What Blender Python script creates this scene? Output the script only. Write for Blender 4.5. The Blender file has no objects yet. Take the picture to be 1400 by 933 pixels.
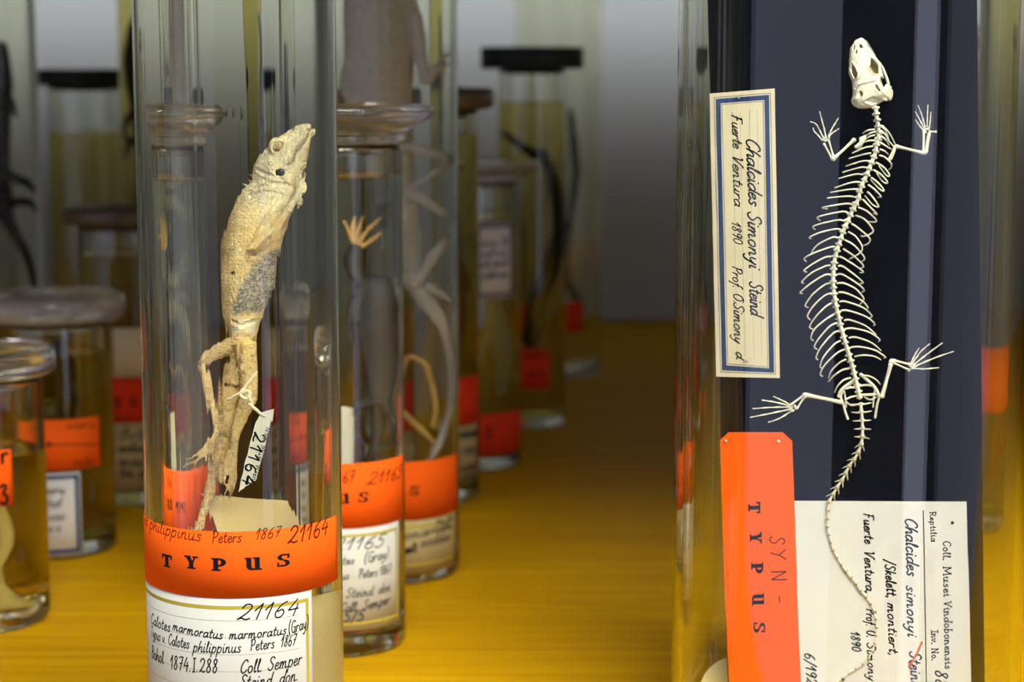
import bpy, bmesh, math, random
from mathutils import Vector, Matrix, noise
random.seed(7)
SC = bpy.context.scene
COL = SC.collection

# ------------------------------------------------------------------ camera
CAM = Vector((0.0, 0.0, 0.2196))
FPX = 2650.0
PITCH = math.atan((466.5 - 100.0) / FPX)
cam_d = bpy.data.cameras.new('camera')
cam_d.sensor_width = 36.0
cam_d.lens = FPX * 36.0 / 1400.0
cam_d.clip_start = 0.01
cam_d.clip_end = 30
cam_d.dof.use_dof = True
cam_d.dof.focus_distance = 0.585
cam_d.dof.aperture_fstop = 12.5
cam = bpy.data.objects.new('camera', cam_d)
cam.location = CAM
cam.rotation_euler = (math.pi / 2 - PITCH, 0, 0)
COL.objects.link(cam)
SC.camera = cam

# ------------------------------------------------------------------ light
SC.view_settings.view_transform = 'Standard'
SC.view_settings.look = 'None'
SC.view_settings.exposure = 0.0
SC.view_settings.gamma = 1.0
SC.cycles.max_bounces = 24
SC.cycles.transmission_bounces = 24
SC.cycles.glossy_bounces = 8
SC.cycles.diffuse_bounces = 4
SC.cycles.transparent_max_bounces = 16
SC.cycles.caustics_refractive = True
SC.cycles.caustics_reflective = True
SC.cycles.blur_glossy = 0.05
SC.cycles.sample_clamp_indirect = 40.0
SC.cycles.use_denoising = True

world = bpy.data.worlds.new('world')
SC.world = world
world.use_nodes = True
wbg = world.node_tree.nodes['Background']
wbg.inputs[0].default_value = (0.62, 0.70, 0.95, 1)
wbg.inputs[1].default_value = 0.05


def area(name, loc, target, sx, sy, power, color):
    d = bpy.data.lights.new(name, 'AREA')
    d.shape = 'RECTANGLE'
    d.size = sx
    d.size_y = sy
    d.energy = power
    d.color = color
    o = bpy.data.objects.new(name, d)
    o.location = loc
    o.rotation_euler = (Vector(target) - Vector(loc)).to_track_quat('-Z', 'Y').to_euler()
    COL.objects.link(o)
    return o


area('ceiling_lamp', (0.30, -0.10, 1.00), (0.05, 0.62, 0.08), 0.80, 0.34, 27.0, (1.0, 0.95, 0.84))
area('window_light', (-1.25, -0.55, 0.25), (0.05, 0.6, 0.15), 2.0, 1.9, 8.5, (0.62, 0.68, 1.0))
area('side_window_light', (0.98, -0.80, 0.25), (0.105, 0.6, 0.15), 0.42, 1.9, 4.0, (0.66, 0.70, 1.0))
bl = area('back_lamp', (0.0, 1.58, 0.345), (0.0, 1.75, 0.27), 1.9, 0.05, 0.62, (0.92, 0.94, 1.0))  # added fill that brightens the upper back wall; no known lamp there
bl.data.spread = math.radians(75)
area('far_window_light', (1.55, -0.05, 0.25), (0.10, 0.6, 0.15), 1.1, 1.9, 3.0, (0.66, 0.70, 1.0))  # dim panel added for the bluish reflection right on the plate

# ------------------------------------------------------------------ pixel measuring helpers
FWD = Vector((0, math.cos(PITCH), -math.sin(PITCH)))
UPV = Vector((0, math.sin(PITCH), math.cos(PITCH)))
RGT = Vector((1, 0, 0))


def ray(px, py):
    return (FWD * FPX + RGT * (px - 700.0) + UPV * (466.5 - py)).normalized()


def at_plane(px, py, Y):
    d = ray(px, py)
    return CAM + d * ((Y - CAM.y) / d.y)


def ground_y(px, py):
    d = ray(px, py)
    return (CAM + d * (-CAM.z / d.z)).y


def cyl_t(o, d, cx, cy, r):
    ox, oy = o.x - cx, o.y - cy
    a = d.x * d.x + d.y * d.y
    b = 2 * (ox * d.x + oy * d.y)
    c = ox * ox + oy * oy - r * r
    D = b * b - 4 * a * c
    if D < 0:
        return None
    s = math.sqrt(D)
    t1 = (-b - s) / (2 * a)
    return t1 if t1 > 1e-9 else (-b + s) / (2 * a)


def refr(d, n, eta):
    c = -d.dot(n)
    k = 1 - eta * eta * (1 - c * c)
    if k < 0:
        return d
    return (d * eta + n * (eta * c - math.sqrt(k))).normalized()


class JarSpec:
    pass


N_GLASS, N_FLUID = 1.50, 1.36


def trace(j, px, py, dy=0.0, nf=N_FLUID):
    """real point in the jar (plane y = centre + dy) that shows at a photo pixel through the filled jar"""
    o, d = CAM.copy(), ray(px, py)
    t = cyl_t(o, d, j.x, j.y, j.r)
    if t is None:
        return at_plane(px, py, j.y + dy)
    p = o + d * t
    n = Vector((p.x - j.x, p.y - j.y, 0)).normalized()
    d = refr(d, n, 1 / N_GLASS)
    t = cyl_t(p, d, j.x, j.y, j.ri)
    if t is not None:
        p = p + d * t
        n = Vector((p.x - j.x, p.y - j.y, 0)).normalized()
        d = refr(d, n, N_GLASS / nf)
    return p + d * ((j.y + dy - p.y) / d.y)


def on_wall(j, px, py):
    """(arc angle, height) on the outside of the jar under a photo pixel"""
    d = ray(px, py)
    t = cyl_t(CAM, d, j.x, j.y, j.r + 0.0002)
    if t is None:
        t = (j.y - CAM.y) / d.y
    p = CAM + d * t
    return math.atan2(p.x - j.x, -(p.y - j.y)), p.z


# ------------------------------------------------------------------ object helpers
def mesh_obj(name, verts, faces, mat=None, parent=None, smooth=True, mat_idx=None):
    me = bpy.data.meshes.new(name)
    me.from_pydata([tuple(v) for v in verts], [], faces)
    mats = mat if isinstance(mat, (list, tuple)) else [mat]
    for m in mats:
        if m:
            me.materials.append(m)
    if mat_idx:
        me.polygons.foreach_set('material_index', mat_idx)
    me.polygons.foreach_set('use_smooth', [smooth] * len(me.polygons))
    me.update()
    o = bpy.data.objects.new(name, me)
    COL.objects.link(o)
    if parent:
        o.parent = parent
        o.matrix_parent_inverse = Matrix.Translation(-parent.location)
    return o


def thing(name, label, cat, loc=(0, 0, 0), group=None):
    o = bpy.data.objects.new(name, None)
    o.empty_display_size = 0.01
    o.location = loc
    COL.objects.link(o)
    return tag(o, label, cat, group)


def tag(o, label, cat, group=None, kind=None):
    if label:
        o['label'] = label
    if cat:
        o['category'] = cat
    if group:
        o['group'] = group
    if kind:
        o['kind'] = kind
    return o


class MB:
    """collects tubes, boxes and balls into one mesh"""

    def __init__(self):
        self.v, self.f = [], []

    def add(self, vs, fs):
        b = len(self.v)
        self.v += [Vector(v) for v in vs]
        self.f += [tuple(i + b for i in f) for f in fs]

    def tube(self, pts, rad, seg=8, flat=1.0, sub=4, side=None):
        pts = [Vector(p) for p in pts]
        if not isinstance(rad, (list, tuple)):
            rad = [rad] * len(pts)
        P, R = spline(pts, rad, sub)
        rings = []
        up = side or Vector((0, 1, 0))
        for i, p in enumerate(P):
            t = (P[min(i + 1, len(P) - 1)] - P[max(i - 1, 0)])
            if t.length < 1e-9:
                t = Vector((0, 0, 1))
            t.normalize()
            a = t.cross(up)
            if a.length < 1e-4:
                a = t.cross(Vector((1, 0, 0)))
            a.normalize()
            b = a.cross(t).normalized()
            rings.append([p + a * (R[i] * math.cos(k * 2 * math.pi / seg)) + b * (R[i] * flat * math.sin(k * 2 * math.pi / seg)) for k in range(seg)])
        vs, fs = [], []
        for r in rings:
            vs += r
        for i in range(len(rings) - 1):
            for k in range(seg):
                k2 = (k + 1) % seg
                fs.append((i * seg + k, i * seg + k2, (i + 1) * seg + k2, (i + 1) * seg + k))
        t0 = (P[0] - P[1]).normalized() if len(P) > 1 else Vector((0, 0, 1))
        t1 = (P[-1] - P[-2]).normalized()
        vs.append(P[0] + t0 * R[0] * 0.7)
        vs.append(P[-1] + t1 * R[-1] * 0.7)
        a, e = len(vs) - 2, len(vs) - 1
        L = (len(rings) - 1) * seg
        for k in range(seg):
            fs.append((a, (k + 1) % seg, k))
            fs.append((e, L + k, L + (k + 1) % seg))
        self.add(vs, fs)

    def ball(self, c, rx, ry=None, rz=None, seg=12, rings=8, rot=None):
        ry = ry or rx
        rz = rz or rx
        c = Vector(c)
        vs, fs = [], []
        for i in range(1, rings):
            th = math.pi * i / rings
            for k in range(seg):
                ph = 2 * math.pi * k / seg
                q = Vector((rx * math.sin(th) * math.cos(ph), ry * math.sin(th) * math.sin(ph), rz * math.cos(th)))
                if rot:
                    q = rot @ q
                vs.append(c + q)
        q = Vector((0, 0, rz))
        q = rot @ q if rot else q
        vs.append(c + q)
        vs.append(c - q)
        t, b = len(vs) - 2, len(vs) - 1
        for i in range(rings - 2):
            for k in range(seg):
                k2 = (k + 1) % seg
                fs.append((i * seg + k, (i + 1) * seg + k, (i + 1) * seg + k2, i * seg + k2))
        for k in range(seg):
            k2 = (k + 1) % seg
            fs.append((t, k, k2))
            fs.append((b, (rings - 2) * seg + k2, (rings - 2) * seg + k))
        self.add(vs, fs)

    def slab(self, poly, thick, nrm):
        """prism of a planar polygon"""
        n = len(poly)
        vs = [Vector(p) for p in poly] + [Vector(p) + nrm * thick for p in poly]
        fs = [tuple(range(n - 1, -1, -1)), tuple(range(n, 2 * n))]
        for i in range(n):
            k = (i + 1) % n
            fs.append((i, k, k + n, i + n))
        self.add(vs, fs)

    def build(self, name, mat, parent=None, smooth=True):
        return mesh_obj(name, self.v, self.f, mat, parent, smooth)


def spline(pts, rad, sub):
    n = len(pts)
    if n < 3 or sub <= 1:
        if n == 2 and sub > 1:
            return ([pts[0].lerp(pts[1], k / sub) for k in range(sub + 1)],
                    [rad[0] + (rad[1] - rad[0]) * k / sub for k in range(sub + 1)])
        return list(pts), list(rad)
    P, R = [], []
    for i in range(n - 1):
        p0, p1, p2, p3 = pts[max(i - 1, 0)], pts[i], pts[i + 1], pts[min(i + 2, n - 1)]
        for k in range(sub):
            t = k / sub
            P.append(0.5 * ((2 * p1) + (p2 - p0) * t + (2 * p0 - 5 * p1 + 4 * p2 - p3) * t * t + (3 * p1 - p0 - 3 * p2 + p3) * t ** 3))
            R.append(rad[i] + (rad[i + 1] - rad[i]) * t)
    P.append(pts[-1])
    R.append(rad[-1])
    return P, R


def lathe(profile, seg=96, close=False):
    """profile: list of (r, z) -> verts, faces; r == 0 closes on the axis"""
    vs, fs, idx = [], [], []
    for r, z in profile:
        if r < 1e-7:
            idx.append([len(vs)])
            vs.append((0, 0, z))
        else:
            idx.append(list(range(len(vs), len(vs) + seg)))
            vs += [(r * math.cos(2 * math.pi * k / seg), r * math.sin(2 * math.pi * k / seg), z) for k in range(seg)]
    for a, b in zip(idx[:-1], idx[1:]):
        for k in range(seg):
            k2 = (k + 1) % seg
            if len(a) == 1 and len(b) == 1:
                continue
            if len(a) == 1:
                fs.append((a[0], b[k2], b[k]))
            elif len(b) == 1:
                fs.append((a[k], a[k2], b[0]))
            else:
                fs.append((a[k], a[k2], b[k2], b[k]))
    return vs, fs


# ------------------------------------------------------------------ materials
def mat(name):
    m = bpy.data.materials.new(name)
    m.use_nodes = True
    nt = m.node_tree
    nt.nodes.clear()
    out = nt.nodes.new('ShaderNodeOutputMaterial')
    return m, nt, out


def plain(name, color, rough=0.6, spec=0.4, bump=0.0, bscale=800, var=0.0, trans=0.0, ior=1.45):
    m, nt, out = mat(name)
    b = nt.nodes.new('ShaderNodeBsdfPrincipled')
    b.inputs['Base Color'].default_value = (*color, 1)
    b.inputs['Roughness'].default_value = rough
    b.inputs['Specular IOR Level'].default_value = spec
    b.inputs['IOR'].default_value = ior
    b.inputs['Transmission Weight'].default_value = trans
    nt.links.new(b.outputs[0], out.inputs[0])
    if bump or var:
        tc = nt.nodes.new('ShaderNodeTexCoord')
        n = nt.nodes.new('ShaderNodeTexNoise')
        n.inputs['Scale'].default_value = bscale
        n.inputs['Detail'].default_value = 4
        nt.links.new(tc.outputs['Object'], n.inputs['Vector'])
        if bump:
            bn = nt.nodes.new('ShaderNodeBump')
            bn.inputs['Strength'].default_value = bump
            bn.inputs['Distance'].default_value = 0.0003
            nt.links.new(n.outputs['Fac'], bn.inputs['Height'])
            nt.links.new(bn.outputs[0], b.inputs['Normal'])
        if var:
            mx = nt.nodes.new('ShaderNodeMixRGB')
            mx.inputs[1].default_value = (*[c * (1 - var) for c in color], 1)
            mx.inputs[2].default_value = (*[min(1, c * (1 + var)) for c in color], 1)
            nt.links.new(n.outputs['Fac'], mx.inputs[0])
            nt.links.new(mx.outputs[0], b.inputs['Base Color'])
    return m


def glass(name, color, ior, streak=0.0, rough=0.0, fx=260.0, fz=2.5):
    m, nt, out = mat(name)
    g = nt.nodes.new('ShaderNodeBsdfGlass')
    g.inputs['Color'].default_value = (*color, 1)
    g.inputs['IOR'].default_value = ior
    g.inputs['Roughness'].default_value = rough
    nt.links.new(g.outputs[0], out.inputs[0])
    if streak:
        tc = nt.nodes.new('ShaderNodeTexCoord')
        mp = nt.nodes.new('ShaderNodeMapping')
        mp.inputs['Scale'].default_value = (fx, fx, fz)
        n = nt.nodes.new('ShaderNodeTexNoise')
        n.inputs['Scale'].default_value = 1.0
        n.inputs['Detail'].default_value = 3
        bn = nt.nodes.new('ShaderNodeBump')
        bn.inputs['Strength'].default_value = 1.0
        bn.inputs['Distance'].default_value = streak
        nt.links.new(tc.outputs['Object'], mp.inputs[0])
        nt.links.new(mp.outputs[0], n.inputs['Vector'])
        nt.links.new(n.outputs['Fac'], bn.inputs['Height'])
        nt.links.new(bn.outputs[0], g.inputs['Normal'])
    return m


M = {}
M['glass'] = glass('jar_glass', (0.965, 0.97, 0.93), N_GLASS, 0.00050, fx=120.0, fz=1.6)
M['glass_clear'] = glass('clear_jar_glass', (0.975, 0.98, 0.95), N_GLASS, 0.000012, fx=150.0)
M['fluid'] = glass('pale_spirit', (0.975, 0.97, 0.89), N_FLUID / N_GLASS, 0.00018, fx=220.0, fz=2.0)
M['fluid_top'] = glass('pale_spirit_surface', (0.97, 0.97, 0.88), N_FLUID)
M['yfluid'] = glass('yellowed_spirit', (0.86, 0.80, 0.48), N_FLUID / N_GLASS, 0.00005)
M['yfluid_top'] = glass('yellowed_spirit_surface', (0.92, 0.87, 0.60), N_FLUID)
M['lid_glass'] = plain('ground_glass', (0.90, 0.90, 0.87), 0.07, 0.6, 0.35, 260, 0.1, 0.97, 1.5)
M['lid_dusty'] = plain('dusty_ground_glass', (0.78, 0.78, 0.78), 0.16, 0.7, 0.8, 160, 0.4, 0.80, 1.5)
M['lid_dark'] = plain('dark_lid', (0.018, 0.026, 0.026), 0.55, 0.3)
M['lid_brown'] = plain('brown_glass_lid', (0.16, 0.12, 0.07), 0.35, 0.5, 0, 0, 0, 0.35, 1.5)
M['orange'] = plain('orange_paper', (0.96, 0.125, 0.006), 0.75, 0.15, 0.10, 2500, 0.05)
M['orange_far'] = plain('red_orange_paper', (0.85, 0.05, 0.012), 0.75, 0.15, 0.10, 2500, 0.05)
M['white'] = plain('white_label_paper', (0.60, 0.61, 0.55), 0.8, 0.1, 0.10, 2500, 0.04)
M['white_card'] = plain('white_card', (0.78, 0.79, 0.77), 0.8, 0.1, 0.15, 1500, 0.04)
M['cream'] = plain('aged_cream_paper', (0.72, 0.65, 0.46), 0.8, 0.1, 0.2, 1800, 0.08)
M['beige'] = plain('beige_paper', (0.50, 0.40, 0.20), 0.8, 0.1, 0.1, 1500, 0.1)
M['tan_card'] = plain('tan_card', (0.70, 0.60, 0.36), 0.85, 0.1, 0.2, 1500, 0.06)
M['olive'] = plain('olive_gold_print', (0.52, 0.42, 0.06), 0.7, 0.1)
M['blue'] = plain('blue_print', (0.028, 0.06, 0.17), 0.75, 0.1, 0.1, 2500, 0.15)
M['ink'] = plain('black_ink', (0.008, 0.008, 0.010), 0.6, 0.2)
M['redink'] = plain('dark_red_ink', (0.12, 0.01, 0.006), 0.6, 0.2)
M['pencil'] = plain('faint_ruled_line', (0.50, 0.45, 0.28), 0.8, 0.1)
M['grayline'] = plain('grey_ruled_line', (0.38, 0.36, 0.36), 0.8, 0.1)
M['crayon'] = plain('orange_crayon', (0.75, 0.20, 0.04), 0.7, 0.1)
M['plate'] = plain('black_glass_plate', (0.006, 0.007, 0.012), 0.12, 0.5)
M['bone'] = plain('bone', (0.86, 0.84, 0.70), 0.5, 0.35, 0.35, 900, 0.10)
M['bone_y'] = plain('yellowed_bone', (0.55, 0.46, 0.20), 0.55, 0.3, 0.2, 900, 0.2)
M['pin'] = plain('steel_pin', (0.55, 0.55, 0.55), 0.25, 0.6)
M['pin_dark'] = plain('dark_pin', (0.02, 0.02, 0.02), 0.3, 0.5)
M['string'] = plain('white_thread', (0.85, 0.83, 0.74), 0.85, 0.1, 0.3, 3000)
M['dark_skin'] = plain('dark_grey_skin', (0.085, 0.085, 0.10), 0.5, 0.35, 0.8, 700, 0.4)
M['brown_skin'] = plain('brown_skin', (0.22, 0.14, 0.06), 0.5, 0.35, 0.6, 700, 0.3)
M['black_skin'] = plain('black_skin', (0.016, 0.015, 0.015), 0.5, 0.3, 0.6, 600, 0.3)
M['grey_skin'] = plain('pale_grey_skin', (0.56, 0.60, 0.68), 0.55, 0.3, 0.8, 600, 0.35)
M['white_skin'] = plain('bleached_skin', (0.78, 0.74, 0.62), 0.55, 0.3, 0.5, 500, 0.12)
M['horn'] = plain('dry_claw_skin', (0.62, 0.42, 0.16), 0.5, 0.3)


def wood():
    m, nt, out = mat('varnished_wood')
    b = nt.nodes.new('ShaderNodeBsdfPrincipled')
    b.inputs['Roughness'].default_value = 0.55
    b.inputs['Specular IOR Level'].default_value = 0.06
    tc = nt.nodes.new('ShaderNodeTexCoord')
    mp = nt.nodes.new('ShaderNodeMapping')
    mp.inputs['Scale'].default_value = (5, 130, 5)
    n = nt.nodes.new('ShaderNodeTexNoise')
    n.inputs['Scale'].default_value = 1.4
    n.inputs['Detail'].default_value = 5
    n.inputs['Distortion'].default_value = 0.4
    cr = nt.nodes.new('ShaderNodeValToRGB')
    cr.color_ramp.elements[0].position = 0.3
    cr.color_ramp.elements[1].position = 0.75
    cr.color_ramp.elements[0].color = (0.50, 0.262, 0.002, 1)
    cr.color_ramp.elements[1].color = (0.68, 0.395, 0.003, 1)
    bn = nt.nodes.new('ShaderNodeBump')
    bn.inputs['Strength'].default_value = 0.08
    bn.inputs['Distance'].default_value = 0.001
    L = nt.links.new
    L(tc.outputs['Object'], mp.inputs[0])
    L(mp.outputs[0], n.inputs['Vector'])
    L(n.outputs['Fac'], cr.inputs[0])
    L(cr.outputs[0], b.inputs['Base Color'])
    L(n.outputs['Fac'], bn.inputs['Height'])
    L(bn.outputs[0], b.inputs['Normal'])
    L(b.outputs[0], out.inputs[0])
    return m


M['wood'] = wood()
M['wall'] = plain('grey_plaster', (0.49, 0.515, 0.50), 0.85, 0.1, 0.2, 60, 0.03)

# ------------------------------------------------------------------ setting
WALL_Y = at_plane(700, 437, 1).y
WALL_Y = ground_y(870, 437)


def box(name, lo, hi, m, parent=None, bev=0.0):
    bm = bmesh.new()
    bmesh.ops.create_cube(bm, size=1)
    for v in bm.verts:
        v.co = Vector([lo[i] + (v.co[i] + 0.5) * (hi[i] - lo[i]) for i in range(3)])
    if bev:
        bmesh.ops.bevel(bm, geom=list(bm.edges), offset=bev, segments=2, affect='EDGES')
    me = bpy.data.meshes.new(name)
    bm.to_mesh(me)
    bm.free()
    me.materials.append(m)
    o = bpy.data.objects.new(name, me)
    COL.objects.link(o)
    if parent:
        o.parent = parent
        o.matrix_parent_inverse = Matrix.Translation(-parent.location)
    return o


w = box('wall_back', (-2.2, WALL_Y, -0.7), (2.2, WALL_Y + 0.1, 1.6), M['wall'])
tag(w, None, None, None, 'structure')

for sd_, x in (('left', -1.19), ('right', 1.15)):  # unseen side walls, added to lighten the glass edges and the back
    o = box('wall_' + sd_, (x, 0.52, -0.03), (x + 0.04, WALL_Y - 0.001, 0.37), M['wall'])
    tag(o, None, None, None, 'structure')
fl = box('floor', (-2.2, -2.6, -0.75), (2.2, WALL_Y + 0.1, -0.70), plain('grey_floor', (0.05, 0.052, 0.06), 0.6, 0.3, 0.1, 30, 0.1))
tag(fl, None, None, None, 'structure')

cl = box('ceiling', (-2.2, 0.535, 0.37), (2.2, WALL_Y, 0.40), plain('painted_shelf_board', (0.30, 0.29, 0.27), 0.7, 0.2, 0.1, 30, 0.1))  # unseen board above the frame, added to shade the back of the table
tag(cl, None, None, None, 'structure')

table = thing('table', 'yellow varnished wooden table under all the jars', 'table', (0, 1.1, 0))
# two boards meeting at a seam that runs slightly askew
sa, sb = ground_y(70, 797), ground_y(920, 838)
xa, xb = at_plane(70, 797, sa).x, at_plane(920, 838, sb).x


def seam(x):
    return sa + (sb - sa) * (x - xa) / (xb - xa)


def board(y00, y01, y10, y11):
    mb = MB()
    poly = [(-1.14, y00, -0.03), (1.14, y01, -0.03), (1.14, y11, -0.03), (-1.14, y10, -0.03)]
    mb.slab(poly, 0.03, Vector((0, 0, 1)))
    o = mb.build('board', M['wood'], table, smooth=False)
    bv = o.modifiers.new('edge', 'BEVEL')
    bv.width = 0.0003
    bv.segments = 2
    return o


board(0.50, 0.50, seam(-1.14) - 0.0008, seam(1.14) - 0.0008)
board(seam(-1.14) + 0.0008, seam(1.14) + 0.0008, WALL_Y - 0.001, WALL_Y - 0.001)

# ------------------------------------------------------------------ lettering (single-stroke hand and printed capitals)
# glyph: (advance, strokes); x-height 5, capitals 10, descender -4; '|' separates strokes, '!' keeps corners sharp
G = {
 'a': (6, '5 4 3 5 1 4 0.5 2 1.5 0 3 .3 5 3|5 5 4.8 2 5.2 .2 6 .6'),
 'b': (5.5, '.5 0 .8 5 1.8 10|.7 1 2 0 4 1 4.6 3 3.5 5 1.6 4.6 .8 3'),
 'c': (5, '4.4 4.2 3 5 1.2 4 .6 2 1.8 0 3.4 .2 4.8 1.4'),
 'd': (6, '5 3.5 3.4 5 1.2 4 .5 2 1.6 0 3.4 .6 5 3|6 10 5.2 5 4.9 1 6 .5'),
 'e': (5, '.6 2.4 3 2.8 4.3 4 3.2 5 1.4 4.4 .6 2 1.8 0 3.4 .2 4.8 1.4'),
 'f': (4, '5 9.4 4 10 2.9 8.6 2 3 1.2 -3 .4 -4|.6 5 3.8 5.2'),
 'g': (6, '5 4 3 5 1 4 .5 2 1.5 0 3 .4 5 4|5 5 4.8 0 4 -3.4 2 -4 .4 -2.6'),
 'h': (6, '.4 0 1 6 2.4 10|.6 1 2 4 3.6 5 4.5 4 4.3 1 5 0 6 .8'),
 'i': (3, '1 5 1 1.4 1.6 0 2.8 .8|1.3 7.4 1.5 7.7'),
 'j': (3, '1.4 5 1.2 -2 .2 -4 -1 -3|1.8 7.4 2 7.7'),
 'k': (5.5, '.4 0 1.8 10|4.4 5 1 2.4 3 1.6 5 0'),
 'l': (3, '.6 3 2.2 8 2 10 1.2 8 1 2 1.6 0 2.8 .8'),
 'm': (9, '.8 5 .7 0|.7 2 2 4.8 3.2 4.6 3.3 0|3.3 2 4.8 4.8 6.2 4.6 6.3 1 7 0 8.6 .8'),
 'n': (6.2, '.8 5 .7 0|.7 2 2.2 4.8 3.8 4.6 4 1 4.7 0 6 .8'),
 'o': (5.6, '3 5 1.2 4.4 .6 2.2 1.8 0 3.8 .4 4.8 2.8 3.8 4.8 2.6 5'),
 'p': (5.8, '1 5.6 .2 -4|.8 3 2.4 5 4.4 4.6 4.8 2.4 3.4 0 1.6 .2 .7 1.4'),
 'r': (4.6, '.8 5 .6 0|.7 2.4 1.8 4.4 3.2 5 4.2 4.4'),
 's': (4.6, '4 4.4 2.6 5 1.2 4.2 2 3 3.6 1.8 3 .2 1.4 0 .4 .8'),
 't': (4.2, '2.2 8.6 1.5 2 2.2 0 3.8 .8|.2 5.6 3.8 5.8'),
 'u': (6.2, '.8 5 .7 1.4 1.8 0 3.2 .6 4.5 3|4.6 5 4.4 1.2 5 0 6.2 .8'),
 'v': (5, '.4 5 2 0 4.4 5'),
 'w': (7, '.4 5 1.8 0 3.4 4.6 5 0 6.6 5'),
 'y': (5.6, '.8 5 .9 2 2 .8 3.4 1.8 4.8 5|4.8 5 3.6 -1 2.4 -3.8 .8 -4 .2 -3'),
 'z': (5, '.6 5 4.4 5 .4 0 4.6 .2'),
 'B': (7, '1 0 1.6 10|1.2 9.6 4 10 5.6 8.4 4.4 6 1.6 5.4|1.6 5.4 5 5 6 2.6 4 .2 .8 .2'),
 'C': (7, '6.6 8.4 5.4 10 3 9.2 1 6 .8 2.6 2.4 .2 4.6 .4 6.4 2.4'),
 'F': (7, '1.4 0 2 10|.6 9.4 3 10 6.4 9.8|.8 5 4.4 5.2'),
 'G': (7.4, '6.4 8.6 4.6 10 2 8.4 .8 4.6 1.8 .8 4 0 5.8 1.6 6.2 4.4|3.8 4.4 6.6 4.6|6.3 4 6.2 -1'),
 'H': (7.5, '1.2 0 1.6 10|6 0 6.6 10|1.4 5 6.4 5.2'),
 'I': (4, '!2 0 2 10|!.6 0 3.4 0|!.6 10 3.4 10'),
 'M': (10, '!.8 0 1.6 10 4.6 2 8 10 8.6 0'),
 'N': (8.4, '!1 0 1.4 10 6.2 0 6.8 10'),
 'O': (8, '4 10 1.6 8.4 .8 4.4 2.4 .4 5 .6 6.8 4.4 6 8.4 3.4 10 5.4 10.6 7.4 9.6'),
 'P': (6.6, '1.2 0 1.8 10|.6 8.6 2 10 5 9.8 6 7.6 4.4 5 1.8 4.8'),
 'R': (7, '1.2 0 1.6 10|1 9.8 4.4 10 5.8 8 4.4 5.4 1.6 5|3 5 6.4 0'),
 'S': (6.6, '6.2 8.6 4.6 10 2.4 9.4 1.8 7.4 3.6 5.4 5.2 3.6 4.4 .8 2 0 .4 1.8'),
 'T': (7, '!3.4 0 3.6 10|!.4 9.6 6.8 10'),
 'V': (7, '.6 9 1.6 10 2.2 7 2.8 0 4.6 5 6.8 10 7.6 9.4'),
 'Y': (7.4, '!.6 10 3.8 5.4|!7 10 3.8 5.4 2 0'),
 'W': (10, '!.4 10 2.6 0 5 8 7 0 9.6 10'),
 '0': (6, '3 10 1 8 .8 3 2.6 0 4.8 2 5 7 3.4 10'),
 '1': (4.4, '!.2 5.6 2.8 10 2.4 0'),
 '2': (6.4, '.8 7.6 1.8 9.8 4 9.8 5 7.6 3.4 4 .4 .4|.4 .4 2 1.2 4 .2 6 .8'),
 '3': (6, '.8 9 3 10 4.8 8.4 2.4 5.6 4.8 4 4.6 1 2.4 -.2 .4 1'),
 '4': (6.6, '!3.6 10 .6 3.6 5.8 4|4.8 6.6 4.2 -.4'),
 '5': (6, '5.4 10 2 9.8 1.4 6 3.4 6.2 4.8 4 4 .8 1.8 0 .2 1'),
 '6': (6, '4.8 9.6 2.4 7.6 .8 3.4 1.8 .2 4 .2 5 2.6 3.6 4.8 1.6 3.8'),
 '7': (6, '!.8 9.6 5.4 10 2.4 0|1.6 5 4.8 5.4'),
 '8': (6, '4.6 8.6 3 10 1.4 8.4 2.6 5.6 4.6 3 3.4 .2 1.4 .6 1.2 3 3 5.2 4.6 8.6'),
 '9': (6, '4.6 8 3 10 1.2 8.6 1 6 2.8 5 4.6 7.4|5 9 4.4 4 2.8 0'),
 '.': (3, '.8 0 1 .5'), ',': (3, '1.2 .6 1.2 -.4 .4 -1.6'), '-': (5, '.8 4 4.2 4.2'),
 '/': (5, '.2 -1.6 4.6 11'), '(': (4, '3.6 11.4 1.4 8 1 3 2.6 -2'), ')': (4, '.6 11.4 2.6 8 2.4 3 .4 -2'),
}


def glyph_strokes(ch):
    adv, s = G[ch]
    out = []
    for st in s.split('|'):
        sharp = st.startswith('!')
        n = [float(x) for x in st.lstrip('!').split()]
        pts = [Vector((n[i], n[i + 1])) for i in range(0, len(n), 2)]
        if sharp:
            out += [[a, b] for a, b in zip(pts[:-1], pts[1:])]
        else:
            out.append(spline(pts, [0] * len(pts), 4)[0])
    return adv, out


def write(text, slant=0.0, gap=0.5, serif=False, jitter=0.0, rnd=random):
    """-> list of 2d polylines in units of x-height/5, total width"""
    x, out = 0.0, []
    for ch in text:
        if ch == ' ':
            x += 4.5
            continue
        adv, st = glyph_strokes(ch)
        dy = rnd.uniform(-jitter, jitter)
        for pts in st:
            out.append([Vector((x + p.x + slant * p.y, p.y + dy)) for p in pts])
            if serif:
                for p in (pts[0], pts[-1]):
                    if abs(p.y) < .4 or abs(p.y - 10) < .4 or abs(p.y - 5) < .2:
                        out.append([Vector((x + p.x - 1, p.y)), Vector((x + p.x + 1, p.y))])
        x += adv + gap
    return out, x - gap


def ribbon(mb, pts, wid, put):
    n = len(pts)
    vs, fs = [], []
    for i, p in enumerate(pts):
        t = pts[min(i + 1, n - 1)] - pts[max(i - 1, 0)]
        if t.length < 1e-9:
            t = Vector((1, 0))
        t.normalize()
        q = Vector((-t.y, t.x)) * wid / 2
        e = t * (wid * 0.3) * (-1 if i == 0 else (1 if i == n - 1 else 0))
        vs += [put(p + q + e), put(p - q + e)]
    for i in range(n - 1):
        fs.append((2 * i, 2 * i + 1, 2 * i + 3, 2 * i + 2))
    mb.add(vs, fs)


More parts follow.
